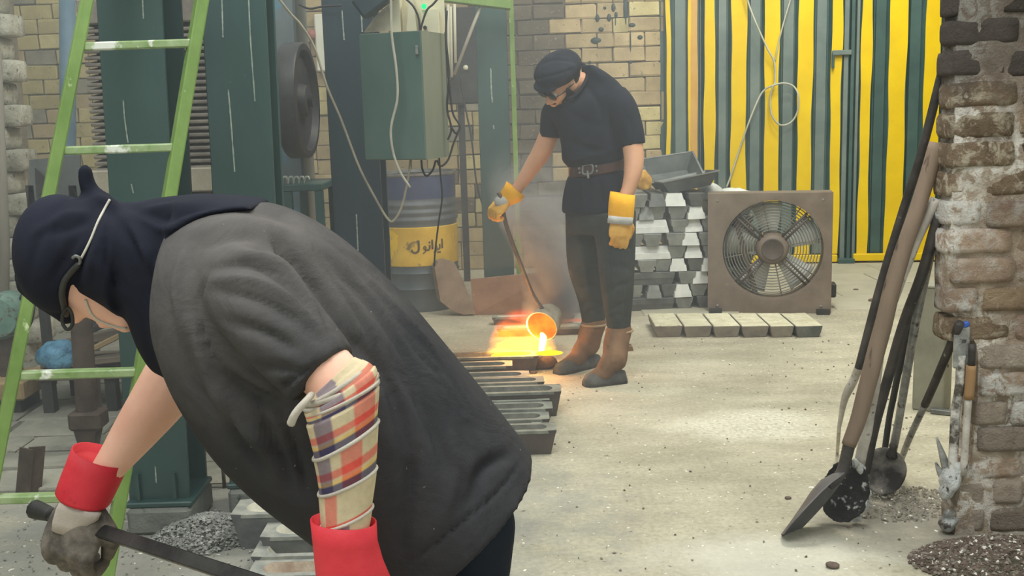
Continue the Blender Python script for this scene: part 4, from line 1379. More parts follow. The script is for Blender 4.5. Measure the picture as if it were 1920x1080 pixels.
V, F = remesh([dished(dc, (-0.45, -0.85, 0.28), px(46, 3.25), (0.25, 0, 1), px(62, 3.25), 40, 0.006)], 0.004, 1)
V = V + vnormals(V, F) * (0.006 * nz(V, 110, 41, 12) + 0.004 * nz(V, 260, 42, 12) + 0.003 * nz(V, 420, 43, 12))[:, None]
V[:, 2] = np.maximum(V[:, 2], 0.002)
part('pan', (V, F), M_DROSS, sk, True, label='pan caked in black dross')
rim = [at(x, y, 3.235) for x, y in ((1600, 868), (1612, 872), (1618, 890), (1624, 912), (1627, 930), (1621, 950), (1608, 968), (1600, 978))]
V, F = remesh([tube(spline(rim, 30), [px(7 + 3 * math.sin(i * 1.3), 3.24) for i in range(30)], 10)], 0.003, 1)
V = wobble(V, 0.004, 33) + vnormals(V, F) * (0.004 * nz(V, 200, 44, 12))[:, None]
part('crust', (V, F), M_DROSSW, sk, True, label='white dross crust on the rim')

sk2 = thing('skimmer_ladle', 'round domed ladle with a greyed top and a spattered silver handle', 'skimmer', gr(1655, 925), 0, TG)
P = rodpath([(1673, 850), (1680, 815), (1690, 760), (1703, 680), (1716, 610), (1735, 520), (1752, 440), (1762, 400)], 3.5, 3.2, 34)
V, F = tube(P, px(8, 3.45), 12)
part('handle', (wobble(V, 0.002, 19), F), M_SILV, sk2, True)
dc = at(1657, 884, 3.48)
part('pan', dished(dc, (-0.3, -0.9, 0.4), px(41, 3.48), (0.15, 0, 1), px(46, 3.48), 50, 0.003), mat('soot_and_ash_pan', (44, 40, 38), (150, 144, 134), 5, 0.8, bscale=60, bstr=0.6, lo=0.42, hi=0.62, flecks=(188, 184, 176), fscale=20, famt=0.66), sk2, True, label='round pan, sooty below and ash grey on top')
part('neck', tube(spline([at(1672, 855, 3.48), at(1674, 842, 3.47), at(1676, 830, 3.47)], 8), [.02, .018, .016, .013, .012, .015, .013, .009], 10), M_IRON, sk2, True)


def rod(name, label, pts, Y0, Y1, r, m, extra=None, cat='rod', wob=0.002, seed=1):
    P = rodpath(pts, Y0, Y1, 30)
    V, F = tube(P, r if np.isscalar(r) else np.interp(np.linspace(0, 1, 30), np.linspace(0, 1, len(r)), r), 10)
    return solid(name, (wobble(V, wob, seed), F), m, label, cat, True, TG)


b0 = gr(1570, 852)
t = thing('steel_pipe', 'long dark pipe with a white-crusted lower end, topmost of the leaning tools', 'pipe', b0, 0, TG)
part('shaft', tube(rodpath([(1610, 690), (1648, 545), (1690, 405), (1728, 285), (1768, 128)], 3.5, 3.24, 30), px(8, 3.4), 12), M_IRON, t, True)
V, F = tube(np.vstack([b0 + [0, 0, 0.006], rodpath([(1573, 800), (1584, 745), (1606, 702), (1614, 676)], 3.72, 3.5, 16)]), np.interp(np.linspace(0, 1, 17), [0, .5, 1], [.006, .016, .013]), 10)
part('crusted_end', (wobble(V, 0.006, 3), F), M_LIMED, t, True, label='white-crusted end')
rod('iron_rod', 'straight dark iron bar between the white-handled skimmer and the domed ladle', [(1622, 884), (1640, 800), (1662, 720), (1694, 610), (1728, 515), (1762, 400)], 3.46, 3.21, px(10, 3.4), M_IRON, seed=5)
rod('iron_rod', 'thin black bar closest to the pier, crossing behind the silver ladle handle', [(1650, 905), (1672, 760), (1700, 640), (1738, 500), (1766, 380)], 3.6, 3.22, px(6.5, 3.4), M_DARK, seed=6)
t = thing('poker', 'poker with a black grip and bare grey shaft propped against the pier at knee height', 'poker', gr(1683, 880), 0, TG)
P = rodpath([(1684, 878), (1705, 822), (1745, 735), (1800, 606)], 3.72, 3.1, 30)
part('shaft', tube(P[:18], px(6.5, 3.45), 10), M_SILV, t, True)
part('grip', tube(P[17:], px(8, 3.3), 10), M_IRON, t, True, label='black grip')
t = thing('spatula', 'dross-crusted bar with a flat grey paddle end, upright beside the pier', 'spatula', gr(1784, 935), 0, TG)
V, F = tube(rodpath([(1782, 900), (1788, 850), (1792, 780), (1798, 720), (1801, 668)], 3.12, 3.12, 26), px(9, 3.12), 10)
part('shaft', (wobble(V, 0.006, 66), F), mat('spattered_dross_bar', (84, 78, 70), (206, 202, 194), 22, 0.7, 0.1, bscale=60, bstr=0.7, lo=0.42, hi=0.6), t, True)
a, b = at(1801, 690, 3.12), at(1804, 612, 3.12)
part('paddle', beam(a, b, 0.048, 0.012, 0.004, up=(0, 1, 0)), M_SILV, t, label='flat grey paddle')
part('tape', beam(b - [0.008, 0, 0], b + [0.02, 0, 0.01], 0.016, 0.016, 0.004), mat('blue_tape', (48, 84, 170), (60, 98, 186), 6, 0.5), t, label='scrap of blue tape')
V, F = remesh([ellipsoid(at(1781, 902, 3.12), (0.03, 0.035, 0.042), 20, 14), ellipsoid(at(1792, 880, 3.12), (0.018, 0.025, 0.03), 16, 10), ellipsoid(at(1774, 922, 3.12), (0.024, 0.03, 0.03), 16, 10)], 0.004, 1)
V = wobble(V, 0.008, 70) + vnormals(V, F) * (0.006 * nz(V, 120, 71, 12) + 0.003 * nz(V, 320, 72, 12))[:, None]
part('dross_lump', (V, F), M_DROSSW, t, True, label='white dross lump')
c = at(1776, 934, 3.14)
c[2] = 0.032
V, F = remesh([ellipsoid(c, (0.026, 0.03, 0.024), 18, 12), ellipsoid(c + [0.02, 0, 0.014], (0.024, 0.022, 0.018), 14, 10), ellipsoid(c + [0.004, 0, 0.034], (0.018, 0.02, 0.02), 14, 10)], 0.004, 1)
V = V + vnormals(V, F) * (0.009 * nz(V, 70, 75, 12) + 0.004 * nz(V, 220, 76, 12))[:, None]
V[:, 2] = np.maximum(V[:, 2], 0.001)
part('iron_lump', (V, F), M_SILV, t, True)
for q in ([(1756, 820), (1766, 850), (1778, 888)], [(1754, 866), (1762, 884), (1774, 900)]):
    V, F = tube(spline([at(x, y, 3.14) for x, y in q], 8), np.linspace(0.003, 0.017, 8), 8, flat=0.4)
    part('spike', (V, F), M_SILV, t, True)
t = thing('file_handle_rod', 'slim rod with a tan wooden sleeve standing hard against the pier', 'rod', gr(1806, 905), 0, TG)
part('shaft', tube(rodpath([(1806, 890), (1812, 800), (1816, 745)], 3.1, 3.1, 10), px(7, 3.1), 10), M_LIMED, t, True)
part('sleeve', tube(rodpath([(1816, 748), (1819, 715), (1821, 685)], 3.1, 3.1, 8), px(9.5, 3.1), 10), M_TAN, t, True, label='tan wooden sleeve')
part('end', tube(rodpath([(1821, 688), (1823, 645)], 3.1, 3.1, 4), px(7, 3.1), 10), M_IRON, t, True)

# grey metal post box behind the tools
g0 = gr(1738, 772)
gb = thing('steel_box_post', 'pale grey steel post with bolt holes, standing behind the leaning tools', 'post', g0, math.radians(-38))
M_GB = mat('dusty_pale_grey_steel', (126, 124, 108), (152, 148, 130), 5, 0.7, bscale=40, bstr=0.2)
hgt = at(1745, 540, g0[1])[2]
part('shell', box((0, 0.06, hgt / 2), (0.13, 0.12, hgt), bevel=0.006), M_GB, gb, local=True)
part('cap_plate', box((0, 0.06, hgt + 0.004), (0.135, 0.125, 0.012), bevel=0.003), M_GB, gb, local=True)
for k in range(4):
    part('bolt_hole', lathe([(0, -0.002), (0.007, -0.002), (0.007, 0.004), (0, 0.004)], 10, 'Y', (0, 0, 0)), M_DARK, gb, True, True).matrix_local = Matrix.Translation((0.0655, 0.05, hgt * (0.88 - 0.17 * k))) @ Matrix.Rotation(PI / 2, 4, 'Z')
solid('steel_channel', beam(gr(1762, 768) + [0, 0.1, 0.035], gr(1762, 768) + [0, 0.1, 0.42], 0.05, 0.09, 0.006, up=(0, 1, 0)), M_DARK, 'dark steel channel standing behind the pale grey post', 'channel')
solid('channel_offcut', beam(gr(1745, 775) + [0, 0, 0.012], gr(1792, 780) + [0, 0, 0.012], 0.03, 0.022, 0.003), M_STEEL, 'short grey channel offcut lying at the foot of the pale post', 'offcut')

# rubble, fallen bricks, crumbs
def lumps(n, fx_, size, seed, m, name, label, par=None):
    r = np.random.default_rng(seed)
    parts_ = []
    base = np.array([[1, 0, 0], [-1, 0, 0], [0, 1, 0], [0, -1, 0], [0, 0, 1], [0, 0, -1]], float)
    tri = [(0, 2, 4), (2, 1, 4), (1, 3, 4), (3, 0, 4), (2, 0, 5), (1, 2, 5), (3, 1, 5), (0, 3, 5)]
    for _ in range(n):
        c, k = fx_(r)
        s_ = size * r.uniform(0.3, 1.0) ** 1.6 * k
        a_ = r.uniform(0, 6.28)
        V = base * r.uniform(0.5, 1.2, (6, 1)) * [s_, s_ * 0.8, s_ * 0.6]
        V = V @ np.array([[math.cos(a_), math.sin(a_), 0], [-math.sin(a_), math.cos(a_), 0], [0, 0, 1]])
        parts_.append((V + c, tri))
    V, F = join(parts_)
    me = mesh_of(name, V, F, m)
    me.polygons.foreach_set('material_index', np.repeat(r.choice(len(m), n, p=([0.72, 0.23, 0.05] if len(m) == 3 else None)), 8).tolist())
    o = link(name, me)
    return tag(o, label, 'rubble', kind='stuff')


M_RUB = [mat('burnt_rubble', (84, 70, 62), (122, 106, 94), 20, 0.95, bstr=0.5), mat('grey_rubble', (120, 112, 102), (150, 140, 128), 20, 0.95), mat('white_plaster_bits', (206, 200, 188), (230, 226, 214), 20, 0.9)]
def mound_pt(cx, cy, rx, ry, h):
    def f(r):
        a_, q = r.uniform(0, 6.28), math.sqrt(r.uniform(0, 1))
        x_, y_ = cx + rx * q * math.cos(a_), cy + ry * q * math.sin(a_)
        return np.array([x_, y_, h * max(0, 1 - q * q) + 0.004]), 1.0
    return f
cR = gr(1905, 1052)
lumps(5200, mound_pt(cR[0], cR[1], 0.31, 0.17, 0.045), 0.011, 3, M_RUB, 'rubble', 'brown and white rubble heaped at the foot of the brick pier')
cA = gr(1690, 945)
lumps(1300, mound_pt(cA[0], cA[1], 0.24, 0.16, 0.012), 0.0085, 5, [mat('grey_ash_crumbs', (120, 114, 104), (150, 144, 132), 20, 0.95), M_RUB[1], M_RUB[2]], 'ash_crumbs', 'grey and white crumbs spilt under the leaning tools')
cL = gr(385, 1005)
M_ASHG = [mat('grey_ash_heap', (116, 116, 112), (146, 146, 140), 14, 0.98, bstr=0.8), mat('light_ash_lump', (150, 150, 144), (172, 172, 166), 14, 0.98), mat('char_lump', (60, 58, 56), (84, 82, 78), 14, 0.98)]
lumps(2600, mound_pt(cL[0], cL[1], 0.17, 0.16, 0.06), 0.011, 8, M_ASHG, 'ash', 'grey ash heap at the foot of the green columns')
lumps(700, lambda r: (np.array([r.uniform(-1.7, -0.45), r.uniform(2.75, 3.6), 0.004]), 1.0), 0.009, 11, M_ASHG, 'ash_litter', 'loose ash litter round the moulds and columns')
lumps(420, lambda r: (np.array([r.uniform(0.1, 2.2), r.uniform(2.6, 6.0), 0.003]), 1.0), 0.0085, 12, M_RUB, 'floor_litter', 'scattered dark and pale crumbs on the open floor')
FB = brick_meshes(3, 0.11, 0.09, 0.07, 0.006, MP['grey'], 4)
for i, (x, y, rz_, lb) in enumerate([(1822, 990, 0.5, 'dusty half brick lying loose at the foot of the pier'), (1806, 950, 1.2, 'broken brick wedged against the lowest course of the pier')]):
    g = gr(x, y)
    o = link('loose_brick', FB[i], None, (g[0], g[1] + 0.03, 0.036))
    o.rotation_euler = (0, 0, rz_)
    tag(o, lb, 'brick')
for i, (x, y, s_, lb) in enumerate([(1562, 1064, .022, 'dark flat pebble on the open floor near the shovel tip'), (1636, 566, .03, 'dark scrap on the floor before the gate rail'), (1604, 545, .02, 'small dark scrap by the fan side'),
                                    (1478, 935, .012, 'brown crumb beside the shovel blade'), (1000, 700, .02, 'grey pebble behind the pouring man\'s front boot')]):
    g = gr(x, y)
    V, F = ellipsoid((g[0], g[1], s_ * 0.35), (s_, s_ * 0.8, s_ * 0.4), 10, 7)
    solid('pebble', (wobble(V, s_ * 0.2, 90 + i), F), M_RUB[0], lb, 'pebble', True)

# ------------------------------------------------------------------ clutter by the left wall
M_OLDWOOD = mat('weathered_plank', (84, 76, 66), (128, 116, 100), 4, 0.9, bscale=30, bstr=0.5, stretch=(0.4, 3, 3))
M_YWOOD = mat('yellowed_timber', (140, 118, 84), (170, 148, 110), 4, 0.85, bscale=30, bstr=0.4, stretch=(0.4, 3, 3))
M_RUST = mat('dark_rusty_iron', (62, 52, 46), (92, 80, 70), 10, 0.75, 0.15, bscale=50, bstr=0.4)
M_BPIPE = mat('dull_blue_paint', (74, 96, 110), (96, 118, 130), 5, 0.5, bstr=0.2)
solid('blue_pipe', tube([at(128, 330, 5.6) * [1, 1, 0] + [0.04, 0, 0], at(128, 330, 5.6), at(126, -40, 5.6)], 0.04, 14), M_BPIPE, 'upright dull blue pipe in front of the yellow brickwork', 'pipe', True)
solid('wooden_pole', tube([gr(5, 705), at(8, 450, gr(5, 705)[1]), at(-8, 100, gr(5, 705)[1])], 0.028, 12), mat('grey_weathered_pole', (118, 112, 100), (146, 140, 126), 5, 0.85, bstr=0.4, stretch=(1, 1, 0.2)), 'grey upright pole in front of the whitewashed pier', 'pole', True)
Yq = 5.3
q = [at(55, 300, Yq), at(150, 290, Yq), at(152, 385, Yq), at(52, 395, Yq)]
sp_ = thing('steel_sheet', 'dark grey steel sheet with a triangular gusset, behind the stooping man\'s head', 'sheet', q[3] * [1, 1, 0])
part('sheet', loft(np.array([q, [v + [0, 0.012, 0] for v in q]])), mat('dark_grey_sheet', (78, 82, 80), (104, 106, 102), 4, 0.6, bstr=0.2), sp_)
q2 = [at(65, 315, Yq - .02), at(94, 345, Yq - .02), at(68, 370, Yq - .02)]
part('gusset', loft(np.array([q2, [v + [0, 0.01, 0] for v in q2]])), M_DARK, sp_)
for xx in (62, 142):
    a = at(xx, 385, Yq + .02)
    part('stand', beam(a * [1, 1, 0], a + [0, 0, 0.1], 0.04, 0.04), M_DARK, sp_)

g = gr(168, 850)
ps = thing('jack_post', 'dark rusty jack post with a square collar seen under the ladder rung', 'post', g)
Yj = g[1]
part('tube_upper', tube([at(163, 775, Yj), at(150, 560, Yj)], 0.042, 16), M_RUST, ps, 'auto')
part('collar', box(at(166, 785, Yj), (0.13, 0.11, 0.075), bevel=0.01), M_RUST, ps)
part('spike', loft(np.array([[at(166, 800, Yj) + [a_ * 0.045, b_ * 0.045, 0] for a_, b_ in ((-1, -1), (1, -1), (1, 1), (-1, 1))], [g + [a_ * 0.026, b_ * 0.026, 0.002] for a_, b_ in ((-1, -1), (1, -1), (1, 1), (-1, 1))]])), M_RUST, ps)
part('side_tube', tube([at(181, 770, Yj + .05), at(176, 690, Yj + .05)], 0.022, 12), M_RUST, ps, 'auto')
Yv = 4.75
wbz = at(150, 706, Yv)[2]
xa_, xb_ = at(55, 700, Yv)[0], at(262, 700, Yv)[0]
wbn = thing('plank_bench', 'low bench of dark planks under the bent man\'s face', 'bench', ((xa_ + xb_) / 2, Yv + 0.2, 0))
for k in range(3):
    part('plank', box(((xa_ + xb_) / 2, Yv + 0.08 + k * 0.15, wbz), (xb_ - xa_ + random.uniform(-.05, .05), 0.14, 0.04), bevel=0.005), M_OLDWOOD, wbn)
for x in (xa_ + 0.06, at(204, 740, Yv)[0]):
    for yy in (Yv + 0.05, Yv + 0.36):
        part('leg', box((x, yy, wbz / 2 - 0.01), (0.05, 0.05, wbz - 0.02)), M_DARK, wbn)
for i, (p0, p1, w_, h_, m_, lb) in enumerate([((110, 672), (268, 655), .1, .03, M_OLDWOOD, 'dark plank lying lowest on the plank bench'), ((160, 690), (262, 640), .12, .025, M_YWOOD, 'pale board slanting across the plank bench'),
                                            ((120, 650), (240, 624), .07, .04, M_OLDWOOD, 'grey batten on top of the boards on the bench'), ((150, 630), (230, 600), .05, .03, M_DARK, 'thin dark batten propped on the bench boards')]):
    Yi = Yv + 0.1 + 0.05 * i
    a, b = at(*p0, Yi), at(*p1, Yi)
    dz = wbz + 0.04 + 0.036 * i - a[2]
    a, b = a + [0, 0, dz], b + [0, 0, dz]
    solid('timber', beam(a, b, w_, h_, 0.004), m_, lb, 'plank', group='timbers on the plank bench')
M_BLUEBAG = mat('blue_plastic_film', (40, 92, 124), (110, 168, 196), 14, 0.3, bscale=24, bstr=0.8, bdist=0.02, spec=0.6)
c = at(108, 636, Yv + .1)
solid('blue_bag', crumple((c[0], Yv + 0.1, wbz + 0.02), (0.1, 0.1, 0.075), 21, 0.022, 26, 18), M_BLUEBAG, 'crumpled blue plastic bag on the plank bench under the ladder', 'bag', True)
Ym = 4.9
m0 = at(20, 700, Ym)
mv = thing('old_motor', 'old green and rusty motor on timber at the far side of the ladder', 'motor', (m0[0], Ym, 0))
part('housing', lathe([(0, -0.09), (0.09, -0.09), (0.105, -0.07), (0.105, 0.07), (0.09, 0.09), (0, 0.09)], 24, 'Y', at(10, 590, Ym)), mat('faded_teal_paint', (84, 116, 104), (120, 148, 134), 8, 0.6, bstr=0.2, flecks=(96, 84, 72), famt=0.56), mv, 'auto')
part('column', beam(at(22, 705, Ym), at(18, 600, Ym), 0.08, 0.09, 0.01, up=(0, 1, 0)), M_RUST, mv)
part('timber_base', box(at(14, 716, Ym) - [0, 0, 0.01], (0.28, 0.3, 0.09), bevel=0.01), M_YWOOD, mv, label='yellowed timber base')
zt = at(14, 716, Ym)[2] - 0.055
part('block', box((m0[0] - 0.02, Ym, zt / 2), (0.2, 0.2, zt)), M_DARK, mv)
part('hose', tube(spline([at(40, 560, Ym), at(52, 540, Ym - .02), at(62, 560, Ym - .04), at(58, 600, Ym - .04), at(40, 632, Ym)], 24), 0.011, 8), M_BLACKW, mv, True)
g = gr(42, 930)
solid('channel_iron', join([beam(g + [0, 0, 0.0], g + [0.02, 0.03, 0.17], 0.07, 0.012), beam(g + [0.03, 0.02, 0.0], g + [0.05, 0.05, 0.17], 0.012, 0.06)]), M_RUST, 'stub of dark angle iron standing beside the ladder foot', 'angle iron')
solid('rebar_stub', tube([gr(421, 915), gr(421, 915) + [0.0, 0, 0.08]], 0.007, 8), M_RUST, 'short rusty bar stub poking from the ash heap', 'bar', True)
solid('washer', lathe([(0.012, 0), (0.024, 0), (0.024, 0.005), (0.012, 0.005), (0.012, 0)], 18, 'Z', gr(78, 915) + [0, 0, 0.002]), M_STEEL, 'steel washer lying on the floor by the ladder', 'washer', 'auto')

# ------------------------------------------------------------------ people: shared helpers
SKIN = dict(rough=0.55, bscale=120, bstr=0.08, bdist=0.003, spec=0.4)
M_SKIN1 = mat('warm_skin', (230, 174, 148), (244, 198, 174), 6, **SKIN)
M_SKIN2 = mat('tanned_skin', (196, 144, 112), (214, 164, 130), 6, **SKIN)
for m_ in (M_SKIN1, M_SKIN2):
    b_ = [n for n in m_.node_tree.nodes if n.type == 'BSDF_PRINCIPLED'][0]
    b_.inputs['Subsurface Weight'].default_value = 0.12
    b_.inputs['Subsurface Radius'].default_value = (0.02, 0.008, 0.004)


def unit(v):
    v = np.asarray(v, float)
    return v / np.linalg.norm(v)


def ring(T, B, w, n=28, p=2.2, egg=0.0, dvec=(0, 1, 0)):
    """closed section from edge point T to edge point B, w deep either way along dvec"""
    c, a = (T + B) / 2, (T - B) / 2
    th = np.linspace(0, 2 * PI, n, endpoint=False)
    cs, sn = np.cos(th), np.sin(th)
    cs = np.sign(cs) * np.abs(cs) ** (2 / p)
    sn = np.sign(sn) * np.abs(sn) ** (2 / p)
    ww = w * (1 - egg * (1 - cs) / 2)
    return c + cs[:, None] * a + (ww * sn)[:, None] * np.asarray(dvec)


def limb(rows, n=24, k=16, cap=True):
    """rows: (x, y, half width px, depth Y)"""
    R = spline([[*at(x, y, Y), px(r, Y)] for x, y, r, Y in rows], n)
    return (capsule if cap else tube)(R[:, :3], R[:, 3], k)


def hand(wrist, fwd, back, thumb, s=1.0, curl=(0.9, 1.0, 0.6), thick=1.0, thumb_in=0.5):
    fwd = unit(fwd)
    back = unit(np.asarray(back) - fwd * np.dot(back, fwd))
    side = np.cross(fwd, back) * thumb
    w = np.asarray(wrist)
    out = []
    rings = []
    th = np.linspace(0, 2 * PI, 20, endpoint=False)
    for t_, a_, b_ in ((-0.03, .019, .015), (0, .029, .02), (.03, .042, .019), (.06, .046, .018), (.088, .045, .015), (.096, .038, .009)):
        rings.append(w + fwd * t_ * s + np.outer(np.cos(th) * a_ * s * thick, side) + np.outer(np.sin(th) * b_ * s * thick, back))
    out.append(loft(np.array(rings)))
    for off, L, dc in ((.034, .074, 0.0), (.0118, .082, .05), (-.0115, .076, .12), (-.033, .06, .2)):
        p = w + fwd * .08 * s + side * off * s
        ang, pts = 0.08, [p]
        for seg, c in zip((.0, .46, .30, .24), (0, curl[0], curl[1], curl[2])):
            if seg == 0:
                p = p + fwd * 0.012 * s
            else:
                ang += c + (dc if seg == .46 else 0)
                p = p + (math.cos(ang) * fwd - math.sin(ang) * back) * L * seg * s
            pts.append(p)
        out.append(capsule(spline(pts, 12), np.linspace(.0112, .0088, 12) * s * thick, 10))
    p0 = w + fwd * .018 * s + side * .026 * s - back * .004 * s
    d1 = unit(fwd * .7 + side * .75 - back * .25)
    d2 = unit(fwd * .9 + side * (0.35 - thumb_in) - back * (.25 + thumb_in))
    p1 = p0 + d1 * .042 * s
    p2 = p1 + d2 * .034 * s
    p3 = p2 + unit(d2 - back * .25 * thumb_in - side * .2 * thumb_in) * .026 * s
    out.append(capsule(spline([p0, p1, p2, p3], 12), np.linspace(.0155, .0105, 12) * s * thick, 10))
    return out


def cuff(rows, depthk=0.8, wall=0.004, n=30):
    """open flared glove cuff: rows of (left px, right px, Y) from the opening down"""
    O = []
    for (xl, yl), (xr, yr), Y in rows:
        L, R_ = at(xl, yl, Y), at(xr, yr, Y)
        O.append(ring(R_, L, np.linalg.norm(R_ - L) / 2 * depthk, n, 2.1))
    O = np.array(O)
    c = O.mean(1, keepdims=True)
    I = c + (O - c) * 0.9
    out = np.concatenate([I[1:2] * 0.5 + I[0:1] * 0.5, c[0:1] + (O[0:1] - c[0:1]) * 0.955, O])
    return loft(out, True)


def head_parts(c, f, u, s=1.0):
    """skull with brow, nose, lips, chin and ears; face along f, crown along u"""
    f = unit(f)
    u = unit(np.asarray(u) - f * np.dot(u, f))
    l = np.cross(u, f)
    A = np.array([f, l, u])
    P = lambda x, y, z: c + (np.array([x, y, z]) * s) @ A
    E_ = lambda p, r: ellipsoid(P(*p), np.diag(np.array(r) * s) @ A, 18, 12)
    out = [E_((-.012, 0, .022), (.096, .077, .094)), E_((.03, 0, -.035), (.066, .064, .08)), E_((.062, 0, -.098), (.026, .027, .02)), E_((.078, 0, .018), (.02, .05, .014)),
           capsule([P(.088, 0, .004), P(.106, 0, -.03), P(.112, 0, -.04)], np.array([.009, .012, .013]) * s), E_((.1, .012, -.044), (.012, .009, .008)), E_((.1, -.012, -.044), (.012, .009, .008)),
           E_((.091, 0, -.066), (.013, .024, .006)), E_((.088, 0, -.077), (.013, .02, .007)), E_((.055, .045, -.025), (.03, .02, .025)), E_((.055, -.045, -.025), (.03, .02, .025)),
           E_((-.005, .078, -.01), (.022, .009, .034)), E_((-.005, -.078, -.01), (.022, .009, .034))]
    return out, P, A


def loop_cord(pts, r, n=30, k=8):
    return tube(spline(pts, n), r, k)


# ------------------------------------------------------------------ stooping man in grey, close to the lens
Y0 = 1.85
man = thing('person', 'person stooping over a rod in dark grey T-shirt, black headscarf, plaid arm wrap, red gauntlets', 'person', at(870, 1000, Y0) * [1, 1, 0])
def tee_material():
    t = NT('charcoal_cotton')
    co = t.n('TexCoord').outputs['Object']
    col = t.ramp(t.noise(co, 3.2, 6, .65), [(.32, (47, 47, 50)), (.68, (66, 65, 66))])
    # paler grey-brown mixed in round the shoulder and upper back, with a ragged fade
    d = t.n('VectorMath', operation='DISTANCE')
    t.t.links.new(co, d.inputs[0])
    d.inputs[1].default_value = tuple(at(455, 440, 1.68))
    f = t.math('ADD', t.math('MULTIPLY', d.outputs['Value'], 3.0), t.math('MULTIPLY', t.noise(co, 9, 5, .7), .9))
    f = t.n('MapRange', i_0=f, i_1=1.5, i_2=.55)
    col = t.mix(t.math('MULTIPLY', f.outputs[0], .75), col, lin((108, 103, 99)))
    lint = t.n('MapRange', i_0=t.noise(co, 70, 2, .5), i_1=.76, i_2=.79)
    col = t.mix(t.math('MULTIPLY', lint.outputs[0], .6), col, lin((150, 146, 140)))
    h = t.math('ADD', t.math('MULTIPLY', t.noise(co, 420, 4), .08), t.noise(co, 8, 5, .5, 1.6))
    return t.finish(col, .92, 0, h, .38, .022, .15)


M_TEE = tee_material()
M_SCARF = mat('blue_black_cotton', (24, 26, 36), (36, 38, 50), 3, 0.85, bscale=420, bstr=0.2, bdist=0.002, spec=0.2)
M_PANT1 = mat('navy_work_trousers', (24, 30, 38), (38, 44, 54), 4, 0.9, bscale=300, bstr=0.2, spec=0.15)
M_RED = mat('red_glove_leather', (196, 40, 52), (222, 62, 70), 6, 0.6, bscale=90, bstr=0.15, spec=0.35, flecks=(170, 40, 50), famt=0.66)
M_REDIN = mat('dark_glove_lining', (110, 28, 40), (130, 36, 48), 6, 0.8)
M_GGREY = mat('soiled_glove_leather', (84, 78, 72), (132, 122, 112), 14, 0.8, bscale=90, bstr=0.3, spec=0.2, lo=0.4, hi=0.6)
M_GPALE = mat('pale_glove_cloth', (164, 152, 142), (190, 178, 166), 10, 0.9, bscale=200, bstr=0.3, spec=0.15)

# torso sections from nape to hem: back edge, front edge, half depth
SEC = [((330, 432), (322, 560), .08), ((352, 402), (318, 632), .15), ((400, 385), (340, 692), .195), ((460, 378), (366, 748), .22), ((540, 395), (398, 808), .225),
       ((630, 446), (440, 868), .22), ((735, 541), (498, 925), .215), ((830, 648), (560, 970), .215), ((905, 742), (620, 1012), .22), ((962, 812), (672, 1058), .228), ((1003, 866), (716, 1100), .235)]
row = spline([[*a, *b, w] for a, b, w in SEC], 44)
torso = loft(np.array([ring(at(r[0], r[1], Y0), at(r[2], r[3], Y0), r[4], 36, 2.3) for r in row]))
sleeve = limb([(425, 475, 88, 1.76), (462, 535, 92, 1.68), (515, 602, 90, 1.62), (570, 662, 84, 1.585), (606, 703, 79, 1.57)], 20, 28, False)
fsleeve = limb([(430, 530, 85, 1.96), (395, 580, 75, 2.04), (352, 640, 66, 2.08)], 12, 20, False)
V, F = remesh([torso, sleeve, fsleeve], 0.0075, 5)
V = V + vnormals(V, F) * (0.004 * nz(V, 14, 2) + 0.0018 * nz(V, 40, 4))[:, None] * (1 if np.mean(np.sum(vnormals(V, F) * (V - V.mean(0)), 1)) > 0 else -1)
FOLD = [([(715, 562), (770, 640), (830, 720), (850, 765)], 4, -.003), ([(735, 572), (800, 650), (862, 730), (888, 780)], 4, .003), ([(650, 492), (720, 560), (790, 650), (830, 705)], 5, -.003), ([(690, 520), (760, 600), (820, 680)], 4, .003), ([(600, 440), (680, 500), (740, 560)], 5, -.003), ([(580, 470), (640, 540), (700, 640), (720, 720)], 6, -.004), ([(455, 450), (530, 470), (585, 530), (625, 615)], 12, -.013), ([(440, 470), (520, 492), (570, 545), (608, 610)], 9, .007),
        ([(395, 505), (470, 492), (540, 528), (590, 592)], 10, -.010), ([(400, 545), (480, 560), (555, 598), (600, 640)], 10, -.008), ([(392, 525), (470, 525), (550, 565), (600, 620)], 8, .006),
        ([(420, 600), (500, 625), (560, 660)], 12, -.008), ([(470, 690), (520, 690), (570, 700)], 10, -.007), ([(500, 740), (545, 715), (600, 680)], 7, -.006), ([(530, 752), (570, 725), (640, 668)], 5, .005),
        ([(370, 440), (450, 418), (540, 440), (610, 500)], 14, .006), ([(380, 465), (460, 440), (530, 458)], 9, -.006),
        ([(392, 512), (374, 556), (376, 610), (396, 660), (428, 704)], 4, -.006), ([(430, 704), (490, 740), (546, 757)], 7, -.010),
        ([(590, 468), (690, 560), (760, 660), (800, 770)], 13, -.008), ([(570, 440), (690, 535), (790, 655), (870, 780)], 15, .006), ([(640, 480), (740, 590), (810, 700)], 10, -.006),
        ([(640, 620), (720, 700), (760, 820), (770, 940)], 18, -.009), ([(720, 640), (800, 780), (850, 900)], 16, -.006),
        ([(410, 690), (470, 745), (545, 775)], 14, -.012), ([(395, 720), (450, 800), (520, 850)], 16, .007), ([(480, 760), (520, 850), (548, 930)], 13, -.011), ([(530, 780), (555, 860), (575, 935)], 11, -.010),
        ([(420, 760), (450, 830), (500, 890)], 12, -.009), ([(345, 640), (360, 700), (400, 780)], 10, -.006), ([(360, 600), (385, 690), (430, 780)], 12, .006),
        ([(985, 855), (930, 925), (840, 1000), (740, 1075)], 4, -.004), ([(960, 850), (905, 880), (880, 960)], 14, -.008), ([(840, 800), (850, 900), (820, 1000)], 16, .006), ([(780, 850), (760, 960), (745, 1050)], 16, -.007),
        ([(346, 470), (330, 540), (345, 640)], 8, .006), ([(440, 395), (500, 400), (560, 425)], 10, -.004)]
FOLD = [(p_, w_ * .85, a_ * 1.75) for p_, w_, a_ in FOLD]
V = creases(V, F, FOLD)
shirt_tree = bvh(V, F)
